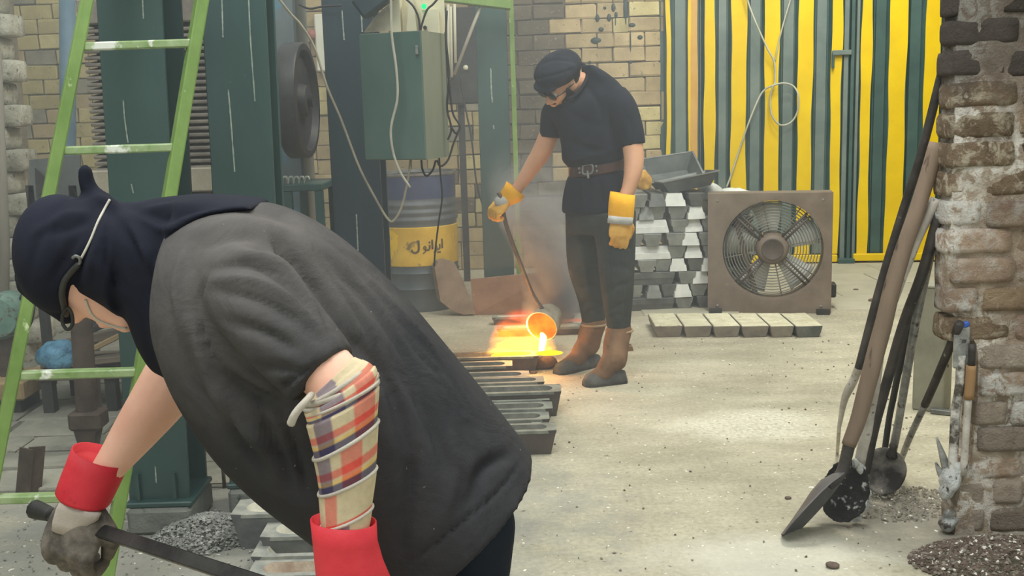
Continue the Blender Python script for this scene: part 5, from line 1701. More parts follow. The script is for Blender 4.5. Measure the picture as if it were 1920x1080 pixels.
part('t_shirt', (V, F), M_TEE, man, True, label='charcoal T-shirt, paler at the shoulder')

# body: head, neck, trunk core and both arms in one surface
hp = [limb([(112, 490, 74, Y0), (150, 520, 66, Y0), (190, 556, 50, Y0), (226, 586, 34, Y0)], 14), ellipsoid(at(112, 478, Y0), (px(74, Y0), .074, px(92, Y0))),
      capsule([at(150, 580, Y0), at(146, 592, Y0), at(143, 597, Y0)], [.012, .012, .011]), ellipsoid(at(198, 608, Y0), (.012, .022, .007)), ellipsoid(at(236, 611, Y0), (.016, .02, .012)),
      ellipsoid(at(165, 500, Y0 - .058), (.022, .009, .03)), ellipsoid(at(165, 500, Y0 + .058), (.022, .009, .03)),
      limb([(190, 500, 58, Y0), (270, 500, 58, Y0), (350, 500, 70, Y0)], 12), limb([(350, 500, 90, Y0), (480, 600, 120, Y0), (640, 740, 130, Y0), (800, 900, 120, Y0)], 20),
      limb([(430, 480, 60, 1.78), (520, 605, 54, 1.65), (606, 690, 58, 1.575), (640, 745, 57, 1.55), (648, 860, 48, 1.52), (648, 990, 34, 1.5), (655, 1075, 34, 1.5)], 30),
      limb([(420, 540, 62, 1.98), (368, 640, 62, 2.07), (308, 735, 56, 2.05), (252, 812, 44, 2.01), (208, 872, 33, 1.975), (165, 930, 28, 1.95)], 26)]
V, F = remesh(hp, 0.006, 4)
body_tree = bvh(V, F)
part('body', (V, F), M_SKIN1, man, True, label='bare skin of face and arms')

# headscarf
sec = [(140, 372, 553, .08), (165, 366, 557, .088), (195, 372, 567, .096), (225, 378, 586, .1), (250, 378, 608, .11), (268, 376, 655, .115), (288, 372, 690, .12), (306, 369, 706, .125), (322, 367, 714, .13), (337, 366, 690, .135), (348, 365, 560, .13), (360, 364, 470, .125),
       (380, 364, 432, .12), (420, 366, 408, .11), (465, 372, 394, .1), (492, 379, 389, .08)]
drape = loft(np.array([ring(at(x, a, Y0), at(x - (6 if x < 300 else 0), b, Y0), w, 30, 2.0, 0.55 if 240 < x < 345 else 0.1) for x, a, b, w in spline(sec, 40)]))
ball = ellipsoid(at(112, 476, Y0), np.array([[px(80, Y0), 0, px(14, Y0)], [0, .09, 0], [-px(8, Y0), 0, px(112, Y0)]]), 28, 20)
lobe = limb([(85, 520, 55, Y0), (108, 560, 38, Y0), (124, 590, 20, Y0)], 10)
knot = limb([(160, 320, 13, Y0), (162, 338, 15, Y0), (170, 360, 17, Y0), (188, 380, 24, Y0)], 12)
knot2 = limb([(185, 378, 16, Y0 - .02), (205, 382, 14, Y0 - .03), (215, 392, 10, Y0 - .04)], 8)
V, F = remesh([drape, ball, lobe, knot, knot2], 0.006, 4)
V = creases(V, F, [([(185, 385), (150, 420), (90, 440)], 9, -.006), ([(190, 390), (165, 450), (140, 520), (135, 580)], 8, -.008), ([(200, 395), (180, 460), (160, 540)], 7, .006), ([(200, 390), (240, 440), (270, 520), (300, 620)], 10, -.008),
                   ([(215, 400), (260, 450), (290, 540), (315, 640)], 9, .006), ([(230, 385), (300, 410), (340, 400), (420, 380)], 9, -.009), ([(260, 400), (310, 430), (370, 405)], 9, .007), ([(300, 440), (290, 520), (310, 620), (322, 700)], 9, -.008),
                   ([(170, 400), (120, 405), (60, 440)], 8, .005), ([(180, 400), (130, 470), (90, 540)], 10, -.005), ([(270, 560), (290, 630), (312, 700)], 7, .006), ([(175, 480), (200, 520), (245, 570)], 10, .006), ([(205, 400), (200, 470), (190, 540)], 6, -.005), ([(245, 430), (300, 520), (330, 620)], 7, .006), ([(100, 400), (70, 460), (50, 530)], 8, -.004), ([(250, 400), (330, 385), (400, 375)], 7, .006), ([(235, 470), (262, 540), (285, 600)], 7, -.006)])
V = V + 0.0015 * np.stack([nz(V, 40, 61), nz(V, 40, 62), nz(V, 40, 63)], 1)
scarf_tree = bvh(V, F)
sc_ = part('headscarf', (V, F), M_SCARF, man, True, label='black cloth headscarf knotted on top')
M_ELAS = mat('white_elastic', (186, 178, 164), (206, 200, 186), 9, 0.7, bstr=0)
def on_scarf(L, lift=.003):
    return [on(scarf_tree, x, y, lift, Y0 - .08) for x, y in L]
part('elastic', tube(spline(on_scarf([(206, 374), (196, 392), (184, 415), (171, 447), (160, 470), (150, 488)]), 30), 0.0023, 8), M_ELAS, sc_, True, label='thin white mask elastic')
part('clip', tube(spline([on(scarf_tree, x, y, .006, Y0 - .08) for x, y in ((136, 484), (142, 480), (149, 484), (150, 492), (145, 498))], 16), 0.0028, 8), M_STEEL, sc_, True, label='small steel hook')
part('strap', tube(spline(on_scarf([(148, 495), (132, 512), (120, 530), (116, 552), (120, 575), (124, 590)], .005), 24), 0.0055, 8), M_DARK, sc_, True, label='dark mask strap')
P = spline([at(x, y, Y0 - .05) for x, y in ((124, 578), (117, 592), (118, 608), (127, 618), (136, 608), (135, 590), (129, 578), (124, 578))], 30)
part('strap_loop', tube(P, 0.0032, 8), M_DARK, sc_, True)
part('mask_elastic', tube(spline([on(body_tree, x, y, .002, Y0 - .05) for x, y in ((160, 562), (166, 578), (176, 594), (192, 604), (215, 612), (238, 616))], 24), 0.0022, 8), M_ELAS, man, True, label='thin cream elastic across the cheek')

# plaid wrap round the near forearm
WR = [((572, 750), (662, 672)), ((574, 770), (699, 690)), ((577, 792), (708, 726)), ((591, 857), (707, 792)), ((600, 924), (704, 879)), ((603, 988), (697, 951)), ((605, 1016), (693, 990))]
wrow = spline([[*a, *b, 1.545 - 0.008 * i] for i, (a, b) in enumerate(WR)], 121)
RN = 96
rings = [ring(at(r[2], r[3], r[4]), at(r[0], r[1], r[4]), np.linalg.norm(at(r[2], r[3], r[4]) - at(r[0], r[1], r[4])) / 2 * (0.62 if i < 8 else 0.84), RN, 2.1, dvec=(0, -1, 0)) for i, r in enumerate(wrow)]
V, F = loft(np.array(rings))
vv = np.repeat(np.linspace(0, 6, 121), RN)
lay = 1 + 0.045 * (1 - np.abs(((vv - 0.02) % 1.0)))          # each turn of cloth flares over the next
cen = np.repeat(np.array(rings).mean(1), RN, 0)
V = cen + (V - cen) * lay[:, None]
V = V + 0.0012 * np.stack([nz(V, 60, 7), nz(V, 60, 8), nz(V, 60, 9)], 1)
across = np.tile((1 + np.cos(np.linspace(0, 2 * PI, RN, endpoint=False))) / 2, 121)
col = np.tile(np.array(lin((208, 190, 156))[:3]), (len(V), 1))
def dye(mask, c, k=1.0):
    col[mask] *= (1 - k) + k * np.array(lin(c)[:3]) / np.array(lin((214, 200, 170))[:3])
rowi = np.floor(vv)
fr_ = vv - rowi
for rr, gs, cs in ((0, (.3, .62), (2, 2)), (1, (.28, .6), (.75, .98)), (2, (.17, .43), (.7, .97)), (3, (.1, .33), (.48, .8)), (4, (2, 2), (.16, .4)), (5, (.45, .6), (2, 2))):
    k = rowi == rr
    dye(k & (across > gs[0]) & (across < gs[1]), (146, 134, 142))
    dye(k & (across > cs[0]) & (across < cs[1]), (220, 142, 124))
for rr in (1, 2, 3):
    k = rowi == rr
    dye(k & (fr_ > .42) & (fr_ < .62), (222, 136, 118))
    dye(k & (fr_ > .8) & (fr_ < .98), (112, 106, 122))
    dye(k & (fr_ > .66) & (fr_ < .76), (226, 196, 130))
dye((rowi == 4) & (fr_ > .9), (222, 110, 96))
dye((rowi == 0) & (fr_ > .7), (206, 130, 112))
me = mesh_of('arm_wrap', V, F, None, True)
ca = me.color_attributes.new('weave', 'FLOAT_COLOR', 'POINT')
ca.data.foreach_set('color', np.hstack([col, np.ones((len(V), 1))]).ravel())
t = NT('plaid_cotton')
att = t.n('Attribute', attribute_name='weave')
co = t.n('TexCoord').outputs['Object']
me.materials.clear()
me.materials.append(t.finish(t.mix(0.35, att.outputs['Color'], t.ramp(t.noise(co, 90, 4), [(0.3, (200, 200, 200)), (0.65, (255, 255, 255))]), 'MULTIPLY'), 0.92, 0, t.noise(co, 500, 3), 0.2, 0.002, 0.15))
wr = link('arm_wrap', me, man)
wr.location = -woff(man)
wr['label'] = 'cream plaid cloth wound round the forearm'
M_CORD = mat('off_white_cord', (176, 166, 152), (204, 196, 182), 12, 0.85, bscale=200, bstr=0.4)
def wrap_loop(xl, yl, xr, yr, Y, r, dk=0.84, lift=1.035):
    R = ring(at(xr, yr, Y), at(xl, yl, Y), np.linalg.norm(at(xr, yr, Y) - at(xl, yl, Y)) / 2 * dk, 48, 2.1, dvec=(0, -1, 0))
    c = R.mean(0)
    R = c + (R - c) * lift
    return tube(np.vstack([R, R[:1]]), r, 8, caps=False)
for (xl, yl, xr, yr, Y, r) in ((580, 774, 706, 716, 1.53, .0028), (591, 857, 707, 792, 1.521, .0029), (600, 924, 704, 879, 1.513, .0027), (603, 988, 697, 951, 1.505, .0025)):
    part('wrap_edge', wrap_loop(xl, yl, xr, yr, Y, r), M_CORD, wr, True, label='pale rolled edge of the wrap')
for (xl, yl, xr, yr, r) in ((573, 752, 704, 706, .0052), (574, 763, 706, 718, .0046), (573, 756, 688, 688, .0038)):
    part('tie_cord', wrap_loop(xl, yl, xr, yr, 1.538, r, 0.86, 1.01), M_CORD, wr, True, label='thick off-white cord tied above the wrap')
part('cord_tail', loop_cord([at(584, 740, 1.5), at(574, 752, 1.475), at(562, 765, 1.47), at(552, 779, 1.47), at(545, 795, 1.475)], np.linspace(.005, .0062, 30)), M_CORD, wr, True, label='loose cord end')

# gauntlets and gloved hands
part('gauntlet', cuff([((138, 834), (241, 872), 1.98), ((128, 860), (230, 897), 1.975), ((116, 890), (217, 924), 1.965), ((106, 918), (206, 946), 1.955), ((110, 926), (200, 952), 1.95)], 0.85), M_RED, man, True, label='red gauntlet cuff on the far wrist')
A_, B_ = at(72, 957, 2.06), at(690, 1160, 1.5)
rdir = unit(B_ - A_)
hc = at(150, 982, 2.0)
wrist = at(158, 936, 1.955)
fw = unit(at(138, 1000, 1.935) - wrist)
V, F = remesh(hand(wrist, fw, (-0.22, -0.97, 0.1), -1, 1.2, (0.75, 1.0, 0.5), 1.1, 0.75), 0.0042, 2)
V = creases(V, F, [([(150, 950), (165, 970), (160, 1000)], 5, -.003), ([(175, 955), (190, 980), (186, 1010)], 5, -.003)])
gl = part('glove', (V, F), M_GGREY, man, True, label='grey soiled work glove gripping the rod')
V2, F2 = loft(np.array([ring(at(xr, yr, 1.925), at(xl, yl, 1.925), .012, 20, 2.4) for xl, yl, xr, yr in ((112, 941, 192, 962), (106, 952, 186, 974), (100, 976, 164, 990), (98, 992, 132, 1002))]))
V2 = np.asarray(V2)
part('pale_back', (V2 + 0.003 * np.stack([nz(V2, 60, 1), nz(V2, 60, 2), nz(V2, 60, 3)], 1), F2), M_GPALE, gl, True, label='pale cloth back of the glove')
part('gauntlet', cuff([((582, 972), (706, 980), 1.5), ((586, 1010), (708, 1016), 1.5), ((590, 1050), (718, 1052), 1.5), ((594, 1090), (734, 1090), 1.5), ((604, 1130), (728, 1130), 1.5)], 0.75), M_RED, man, True, label='red gauntlet cuff on the near wrist')
whole = remesh(hand(at(660, 1120, 1.5), at(672, 1200, 1.5) - at(660, 1120, 1.5), (-0.3, -0.9, 0.1), -1, 1.0, (1.0, 1.15, 0.7), 1.25, 0.7), 0.0045, 2)
part('glove', whole, M_RED, man, True, label='red glove on the near hand')

# trousers and boots below the shirt
hipz = at(862, 985, Y0)
def leg(Y):
    h = at(862, 975, Y)
    return [capsule(spline([[*h, .12], [h[0] - .015, Y, h[2] - .12, .098], [h[0] - .05, Y, .32, .085], [h[0] - .03, Y, .18, .068], [h[0] + .02, Y, .1, .06]], 20)[:, :3], spline([[.1], [.094], [.085], [.068], [.062]], 20)[:, 0], 18)]
V, F = remesh(leg(Y0 - .085) + leg(Y0 + .085) + [ellipsoid(at(850, 965, Y0), (.09, .16, .1))], 0.01, 5)
part('trousers', (V + vnormals(V, F) * (0.004 * nz(V, 25, 12))[:, None], F), M_PANT1, man, True)
for Y in (Y0 - .085, Y0 + .085):
    x = hipz[0]
    V, F = remesh([capsule([(x + .05, Y, .05), (x - .06, Y, .05), (x - .15, Y, .04)], [.05, .048, .04], 14), capsule([(x + .02, Y, .12), (x + .02, Y, .05)], [.052, .05], 14)], 0.008, 3)
    V[:, 2] = np.maximum(V[:, 2], 0.0)
    part('boot', (V, F), M_DARK, man, True)

# the rod he holds
rodv = thing('stoking_rod', 'flat dark steel rod held by the stooping man in red gauntlets', 'rod', A_)
E_ = A_ + (B_ - A_) * 1.25
part('shaft', beam(A_, E_, 0.026, 0.012, 0.002, up=(0.1, -0.75, 0.66)), mat('worn_dark_rod', (52, 50, 50), (82, 80, 78), 9, 0.4, 0.6, bscale=50, bstr=0.2), rodv)
V, F = tube(spline([A_ - rdir * 0.012, A_ + rdir * 0.02, A_ + rdir * 0.05], 8), np.linspace(.02, .014, 8), 10)
part('butt', (V, F), M_DARK, rodv, True)

# ------------------------------------------------------------------ man pouring, by the gate
m2 = thing('person', 'person standing in black T-shirt and flat cap pouring metal, yellow gloves, leather belt', 'person', gr(1110, 705))
M_TEE2 = mat('black_cotton', (24, 26, 34), (34, 36, 46), 5, 0.9, bscale=300, bstr=0.2, bdist=0.002, spec=0.15)
M_CAP = mat('charcoal_cap_cloth', (30, 32, 40), (44, 46, 54), 14, 0.9, bscale=150, bstr=0.5, spec=0.15)
M_PANT2 = mat('dusty_dark_slate_trousers', (44, 48, 48), (68, 70, 66), 5, 0.92, bscale=200, bstr=0.25, spec=0.12, flecks=(84, 82, 74), fscale=12, famt=0.62)
M_GAIT = mat('brown_suede_gaiter', (102, 76, 54), (132, 102, 76), 9, 0.9, bscale=80, bstr=0.3, spec=0.15)
M_SOLE = mat('dusty_black_boot', (50, 49, 48), (96, 94, 88), 10, 0.75, bscale=60, bstr=0.3)
M_YGLOVE = mat('yellow_work_glove', (226, 160, 14), (244, 186, 40), 9, 0.75, bscale=120, bstr=0.25, spec=0.25)
M_YG2 = mat('soiled_yellow_glove', (206, 150, 60), (232, 184, 96), 14, 0.8, bscale=120, bstr=0.3, spec=0.2)
M_GLGREY = mat('pale_grey_glove_cloth', (160, 158, 152), (192, 190, 184), 12, 0.85, bscale=160, bstr=0.3)
Y2 = 5.2
def trow(rows, n, hd_scale=1.0):
    out = []
    for y, xl, xr, Y, hd in spline(rows, n):
        out.append(ring(at(xr, y, Y - .07), at(xl, y, Y + .06), hd * hd_scale, 30, 2.4, dvec=unit((0.25, 1, 0))))
    return loft(np.array(out))
TR = [(122, 1090, 1112, 5.24, .05), (136, 1092, 1136, 5.22, .08), (156, 1088, 1160, 5.21, .1), (175, 1070, 1172, 5.2, .12), (192, 1036, 1174, 5.2, .128), (212, 1030, 1170, 5.2, .132), (240, 1046, 1168, 5.2, .135), (275, 1054, 1168, 5.2, .135), (300, 1056, 1170, 5.21, .14),
      (318, 1070, 1168, 5.22, .128), (338, 1063, 1178, 5.22, .14), (370, 1057, 1188, 5.22, .15), (396, 1056, 1190, 5.22, .155)]
sl1 = limb([(1150, 182, 27, 5.13), (1168, 205, 27, 5.1), (1180, 240, 26, 5.08), (1187, 273, 24, 5.07)], 14, 20, False)
sl2 = limb([(1052, 200, 22, 5.28), (1039, 212, 24, 5.33), (1033, 238, 21, 5.35), (1031, 258, 19.5, 5.35)], 14, 20, False)
V, F = remesh([trow(TR, 40), sl1, sl2], 0.0085, 4)
V = V + vnormals(V, F) * (0.004 * nz(V, 22, 31))[:, None]
V = creases(V, F, [([(1140, 200), (1150, 240), (1160, 290)], 6, -.012), ([(1060, 255), (1090, 275), (1150, 290)], 6, -.010), ([(1070, 300), (1110, 292), (1160, 280)], 5, .009), ([(1060, 205), (1100, 230), (1140, 235)], 7, -.008),
                   ([(1090, 150), (1120, 190), (1135, 240)], 6, -.006), ([(1080, 335), (1085, 365), (1080, 395)], 5, -.009), ([(1120, 335), (1128, 365), (1126, 395)], 6, -.009), ([(1175, 215), (1185, 240), (1180, 265)], 5, -.007), ([(1060, 318), (1110, 320), (1170, 308)], 7, -.012)])
part('t_shirt', (V, F), M_TEE2, m2, True)
belt_r = [ring(at(1171, yy + off, Y2 - .05), at(1068, yy + off + 16, Y2 + .08), .142, 40, 2.4, dvec=unit((0.25, 1, 0))) for yy, off in ((297, 0), (299, 0), (316, 0), (318, 0))]
for k in (0, 3):
    belt_r[k] = belt_r[k].mean(0) + (belt_r[k] - belt_r[k].mean(0)) * 0.96
belt = part('belt', loft(np.array(belt_r), True), mat('dark_brown_leather', (52, 34, 30), (80, 54, 46), 8, 0.5, bscale=60, bstr=0.2), m2, 'auto', label='wide brown leather belt')
bt = bvh(*loft(np.array(belt_r), True))
fb = [on(bt, x, y, .006, 5.05) for x, y in ((1093, 311), (1110, 309), (1110, 324), (1094, 326), (1093, 311))]
part('buckle', tube(spline(fb, 30), 0.006, 8), M_STEEL, belt, True, label='steel roller buckle')
part('prong', tube([on(bt, 1101, 309, .012, 5.05), on(bt, 1103, 334, .012, 5.05)], 0.006, 8), M_STEEL, belt, True)
for x, y in ((1086, 316), (1087, 324), (1118, 312), (1119, 321)):
    part('eyelet', ellipsoid(on(bt, x, y, .003, 5.05), (.007, .005, .007), 10, 6), M_STEEL, belt, True)
# body and face
hc2 = at(1050, 153, 5.15)
f2 = unit((-0.66, -0.42, -0.62))
u2 = (0.22, -0.1, 0.9)
hp2, HP, HA = head_parts(hc2, f2, u2, 0.98)
bod = hp2 + [limb([(1062, 160, 22, 5.17), (1080, 154, 20, 5.18), (1092, 156, 20, 5.2)], 10), trow([(195, 1085, 1140, 5.21, .06), (215, 1060, 1150, 5.21, .09), (300, 1066, 1160, 5.21, .11), (390, 1066, 1180, 5.22, .12)], 20),
             limb([(1150, 190, 22, 5.13), (1178, 235, 20, 5.08), (1187, 280, 19.5, 5.06), (1188, 315, 18, 5.04), (1180, 350, 14, 5.02), (1172, 372, 12.5, 5.01), (1166, 410, 12, 5.0)], 24),
             limb([(1050, 190, 20, 5.3), (1033, 240, 18, 5.35), (1018, 280, 18.5, 5.37), (998, 312, 15.5, 5.38), (974, 348, 11.5, 5.38), (958, 372, 11, 5.38)], 24)]
V, F = remesh(bod, 0.006, 3)
b2_tree = bvh(V, F)
part('body', (V, F), M_SKIN2, m2, True)
M_HAIR = mat('black_beard_hair', (24, 22, 24), (42, 38, 38), 40, 0.9, bscale=200, bstr=0.6)
E2 = lambda p, r: ellipsoid(HP(*p), np.diag(np.array(r) * 0.98) @ HA, 18, 12)
V, F = remesh([E2((.052, 0, -.1), (.044, .05, .034)), E2((.03, .055, -.07), (.045, .018, .04)), E2((.03, -.055, -.07), (.045, .018, .04)), E2((.09, 0, -.058), (.014, .03, .006)), E2((.02, .066, -.035), (.02, .012, .04)), E2((.02, -.066, -.035), (.02, .012, .04))], 0.005, 2)
part('beard', (V + 0.002 * np.stack([nz(V, 160, 1), nz(V, 160, 2), nz(V, 160, 3)], 1), F), M_HAIR, m2, True, label='short black beard')
part('hair', E2((-.03, 0, .0), (.088, .079, .06)), M_HAIR, m2, True)
for s in (-1, 1):
    part('eye', E2((.083, s * .032, -.004), (.012, .014, .012)), mat('eye_white', (210, 204, 196), (220, 214, 206), 5, 0.3, bstr=0) if s < 0 else bpy.data.materials['eye_white'], m2, True)
M_LENS = mat('dark_safety_lens', (16, 16, 20), (26, 26, 32), 5, 0.15, bstr=0, spec=0.6)
gs_ = part('glasses', remesh([E2((.1, .034, -.004), (.008, .03, .021)), E2((.1, -.034, -.004), (.008, .03, .021)), E2((.104, 0, .004), (.008, .02, .006))], 0.004, 1), M_LENS, m2, True, label='dark wraparound glasses')
for s in (-1, 1):
    part('temple', tube(spline([HP(.095, s * .062, .002), HP(.06, s * .079, .004), HP(-.01, s * .084, .004)], 10), .0035, 6), M_LENS, gs_, True)
cap_parts = [E2((-.012, 0, .068), (.122, .108, .07)), E2((-.012, 0, .045), (.112, .097, .04)), E2((-.05, 0, .06), (.09, .1, .07)), E2((.085, 0, .045), (.05, .075, .014))]
V, F = remesh(cap_parts, 0.006, 3)
V = V + vnormals(V, F) * (0.003 * nz(V, 50, 77) + 0.0015 * nz(V, 120, 78))[:, None]
V = creases(V, F, [([(1005, 125), (1040, 112), (1078, 118)], 3, -.006), ([(1000, 150), (1040, 140), (1080, 128)], 3, -.006), ([(996, 135), (1030, 105), (1060, 100)], 3, .004)])
part('cap', (V, F), M_CAP, m2, True, label='charcoal flat cap')
colr = [on(bvh(*trow(TR, 40)), x, y, .0, 5.12) for x, y in ((1062, 165), (1074, 158), (1088, 150))]
part('collar', tube(spline([at(1066, 186, 5.08), at(1082, 176, 5.09), at(1098, 152, 5.14), at(1102, 130, 5.2), at(1092, 120, 5.28)], 20), 0.009, 10), M_TEE2, m2, True)
# trousers
lg = [limb([(1102, 400, 42, 5.27), (1096, 450, 35, 5.3), (1097, 505, 32.5, 5.33), (1108, 555, 26, 5.38), (1113, 590, 23.5, 5.4), (1114, 604, 23, 5.4)], 24, 22, False),
      limb([(1148, 400, 44, 5.14), (1154, 450, 38, 5.12), (1156, 515, 33, 5.1), (1158, 565, 28, 5.13), (1160, 600, 24, 5.15), (1160, 614, 23.5, 5.15)], 24, 22, False), trow([(370, 1064, 1184, 5.22, .14), (405, 1062, 1190, 5.22, .145), (435, 1068, 1186, 5.22, .13)], 10)]
V, F = remesh(lg, 0.009, 4)
V = V + vnormals(V, F) * (0.006 * nz(V, 18, 51) + 0.003 * nz(V, 45, 52))[:, None]
V = creases(V, F, [([(1130, 410), (1125, 460), (1128, 520)], 5, -.012), ([(1075, 430), (1095, 445), (1118, 440)], 6, -.010), ([(1085, 545), (1105, 535), (1128, 545)], 5, -.010), ([(1082, 575), (1108, 566), (1132, 580)], 5, -.009), ([(1128, 560), (1150, 540), (1180, 530)], 5, -.011), ([(1135, 585), (1158, 575), (1182, 560)], 5, -.009), ([(1165, 450), (1172, 520), (1168, 600)], 4, .010), ([(1080, 510), (1100, 500), (1124, 512)], 4, -.010), ([(1138, 510), (1160, 498), (1184, 508)], 4, -.010), ([(1090, 450), (1096, 500), (1106, 560)], 5, .009), ([(1140, 460), (1142, 520), (1148, 590)], 4, -.009), ([(1090, 590), (1112, 583), (1132, 594)], 4, -.008), ([(1138, 600), (1160, 590), (1180, 598)], 4, -.008)])
part('trousers', (V, F), M_PANT2, m2, True)


def boot(ankle, heel, toe, name_lab):
    """ankle: (x, y, Y) of the shin top; heel and toe on the floor"""
    H_, T_ = gr(*heel), gr(*toe)
    d = unit(T_ - H_)
    L_ = np.linalg.norm(T_ - H_)
    sdir = np.cross(d, [0, 0, 1])
    def sec_(u, w, h, z0=0.0):
        th = np.linspace(0, 2 * PI, 20, endpoint=False)
        c_, s_ = np.cos(th), np.sin(th)
        z = np.where(s_ > 0, s_ * h, 0.0) + z0
        return H_ + d * L_ * u + np.outer(np.sign(c_) * np.abs(c_) ** 0.8 * w, sdir) + np.outer(z, [0, 0, 1])
    sole = loft(np.array([sec_(-.02, .025, .03), sec_(0.02, .038, .06), sec_(.25, .042, .075), sec_(.5, .044, .075), sec_(.75, .05, .07), sec_(.92, .044, .055), sec_(1.0, .025, .03)]))
    top = at(*ankle)
    ank = H_ + d * L_ * 0.24 + np.array([0, 0, 0.12])
    ins = H_ + d * L_ * 0.52 + np.array([0, 0, 0.055])
    tipp = H_ + d * L_ * 0.7 + np.array([0, 0, 0.045])
    gait = [capsule(spline([top, (top + ank) / 2 + d * 0.005, ank], 10), np.linspace(.064, .062, 10), 18), capsule(spline([ank, (ank + ins) / 2 + [0, 0, .012], ins, tipp], 12), np.array([.06, .058, .055, .053, .05, .048, .047, .046, .045, .043, .04, .034]), 18)]
    V, F = remesh(gait, 0.007, 3)
    V[:, 2] = np.maximum(V[:, 2], 0.035)
    V = V + vnormals(V, F) * (0.003 * nz(V, 50, 81))[:, None]
    g_ = part('gaiter', (V, F), M_GAIT, m2, True, label='brown suede gaiter')
    part('boot', sole, M_SOLE, m2, True, label='dusty black boot')
    part('top_band', tube(np.vstack([r_ for r_ in [tube([top - [0, 0, .004], top + [0, 0, .004]], .066, 24, rings_only=True)[0]]] + [tube([top - [0, 0, .004], top + [0, 0, .004]], .066, 24, rings_only=True)[0][:1]]), .006, 6, caps=False), mat('pale_gaiter_edge', (150, 126, 96), (176, 150, 118), 8, 0.9) if 'pale_gaiter_edge' not in bpy.data.materials else bpy.data.materials['pale_gaiter_edge'], g_, True)
    return top, ank, d, sdir, g_


boot((1114, 606, 5.4), (1122, 684), (1042, 702), 'far')
top, ank, d_, s_, g_ = boot((1161, 618, 5.16), (1172, 716), (1094, 724), 'near')
q = [at(1138, 648, 5.06), at(1186, 650, 5.1), at(1188, 658, 5.1), at(1140, 662, 5.06)]
part('strap_flap', loft(np.array([q, [v + [0, .06, 0] for v in q]])), M_GAIT, g_, label='loose strap flap')
# gloves
part('glove_cuff', cuff([((1144, 359), (1191, 366), 5.01), ((1141, 380), (1190, 385), 5.0), ((1140, 405), (1188, 410), 5.0), ((1143, 412), (1186, 416), 5.0)], 0.62), M_YGLOVE, m2, True, label='bright yellow glove cuff')
g2 = part('glove', remesh(hand(at(1164, 408, 5.0), (-0.05, -0.08, -1), (0.15, -0.97, 0.1), -1, 1.0, (0.35, 0.45, 0.3), 1.24, 0.35), 0.0045, 2), M_YG2, m2, True, label='hanging yellow glove')
V, F = loft(np.array([ring(at(xr, y + 4, 4.972), at(xl, y, 4.972), .012, 20, 2.4) for xl, xr, y in ((1141, 1187, 404), (1139, 1187, 411), (1139, 1186, 418))]))
part('knuckle_band', (V, F), M_GLGREY, g2, True, label='pale grey cloth band')
part('glove_cuff', cuff([((950, 340), (984, 368), 5.38), ((944, 352), (976, 378), 5.38), ((935, 364), (962, 384), 5.38), ((934, 368), (958, 386), 5.38)], 0.8), M_YGLOVE, m2, True, label='bright yellow glove cuff')
g3 = part('glove', remesh(hand(at(949, 374, 5.38), at(926, 398, 5.35) - at(949, 374, 5.38), (-0.55, -0.6, 0.55), 1, 1.0, (0.9, 1.1, 0.7), 1.22, 0.6), 0.0045, 2), M_YG2, m2, True, label='soiled glove gripping the ladle handle')
V, F = ellipsoid(at(940, 380, 5.345), np.array([[.028, 0, -.028], [0, .014, 0], [.022, 0, .022]]), 16, 10)
part('pale_back', (V, F), M_GLGREY, g3, True, label='pale grey cloth glove back')

# ------------------------------------------------------------------ ladle and the pour
LY = HOTY - 0.02
lc = at(1016, 612, LY)
ldl = thing('pouring_ladle', 'long-handled pouring ladle tipped over a mould, glowing orange inside', 'ladle', lc - [0, 0, .12])
axis = unit((-0.38, -0.86, -0.30))                   # way the mouth looks
up_ = unit(np.array([0, 0, 1.0]) - axis * axis[2])
sd_ = np.cross(axis, up_)
def lsec(prof, n=36):
    th = np.linspace(0, 2 * PI, n, endpoint=False)
    return np.array([lc + axis * h + np.outer(np.cos(th) * r, sd_) + np.outer(np.sin(th) * r, up_) for r, h in prof])
R_ = px(31, LY)
part('bowl', loft(lsec([(.03, -.15), (R_ * .72, -.14), (R_ * .9, -.1), (R_ * 1.04, 0), (R_ * .96, .004), (R_ * .93, -.004)]), False), mat('lime_washed_ladle_iron', (150, 140, 120), (206, 196, 172), 12, 0.8, bscale=60, bstr=0.4), ldl, True)
part('hot_lining', loft(lsec([(R_ * .94, -.002), (R_ * .8, -.09), (R_ * .55, -.13), (.002, -.135)]), True), emission('glowing_ladle_wall', (255, 96, 6), 1.55, (255, 128, 20), 14), ldl, True, label='glowing orange inner wall')
g0_ = at(939, 372, 5.345)
hp_ = spline([g0_ + [-.012, 0, .03], g0_, at(950, 425, 5.36), at(975, 492, 5.4), at(998, 550, 5.44), lc - axis * .04 + up_ * R_ * .95], 30)
part('handle', tube(hp_, .0105, 10), mat('burnt_handle_iron', (86, 76, 68), (120, 106, 94), 8, 0.6, 0.2), ldl, True)
lip = lc - up_ * R_ * .92 + axis * .004
poolp = np.array([lip[0] - 0.01, lip[1] - 0.035, 0.088])
part('pour_stream', tube(spline([lip + up_ * .05 - axis * .03, lip + axis * .01, (lip + poolp) / 2 + axis * .02, poolp], 16), np.linspace(.02, .013, 16), 10, flat=.6), emission('white_hot_stream', (255, 236, 150), 3.0), ldl, True, label='white-hot stream of metal')
# flames licking over the mould
def volume_mat(name, build):
    t = NT(name)
    co = t.n('TexCoord').outputs['Object']
    v = build(t, co)
    t.t.links.new(v, t.out.inputs['Volume'])
    return t.m


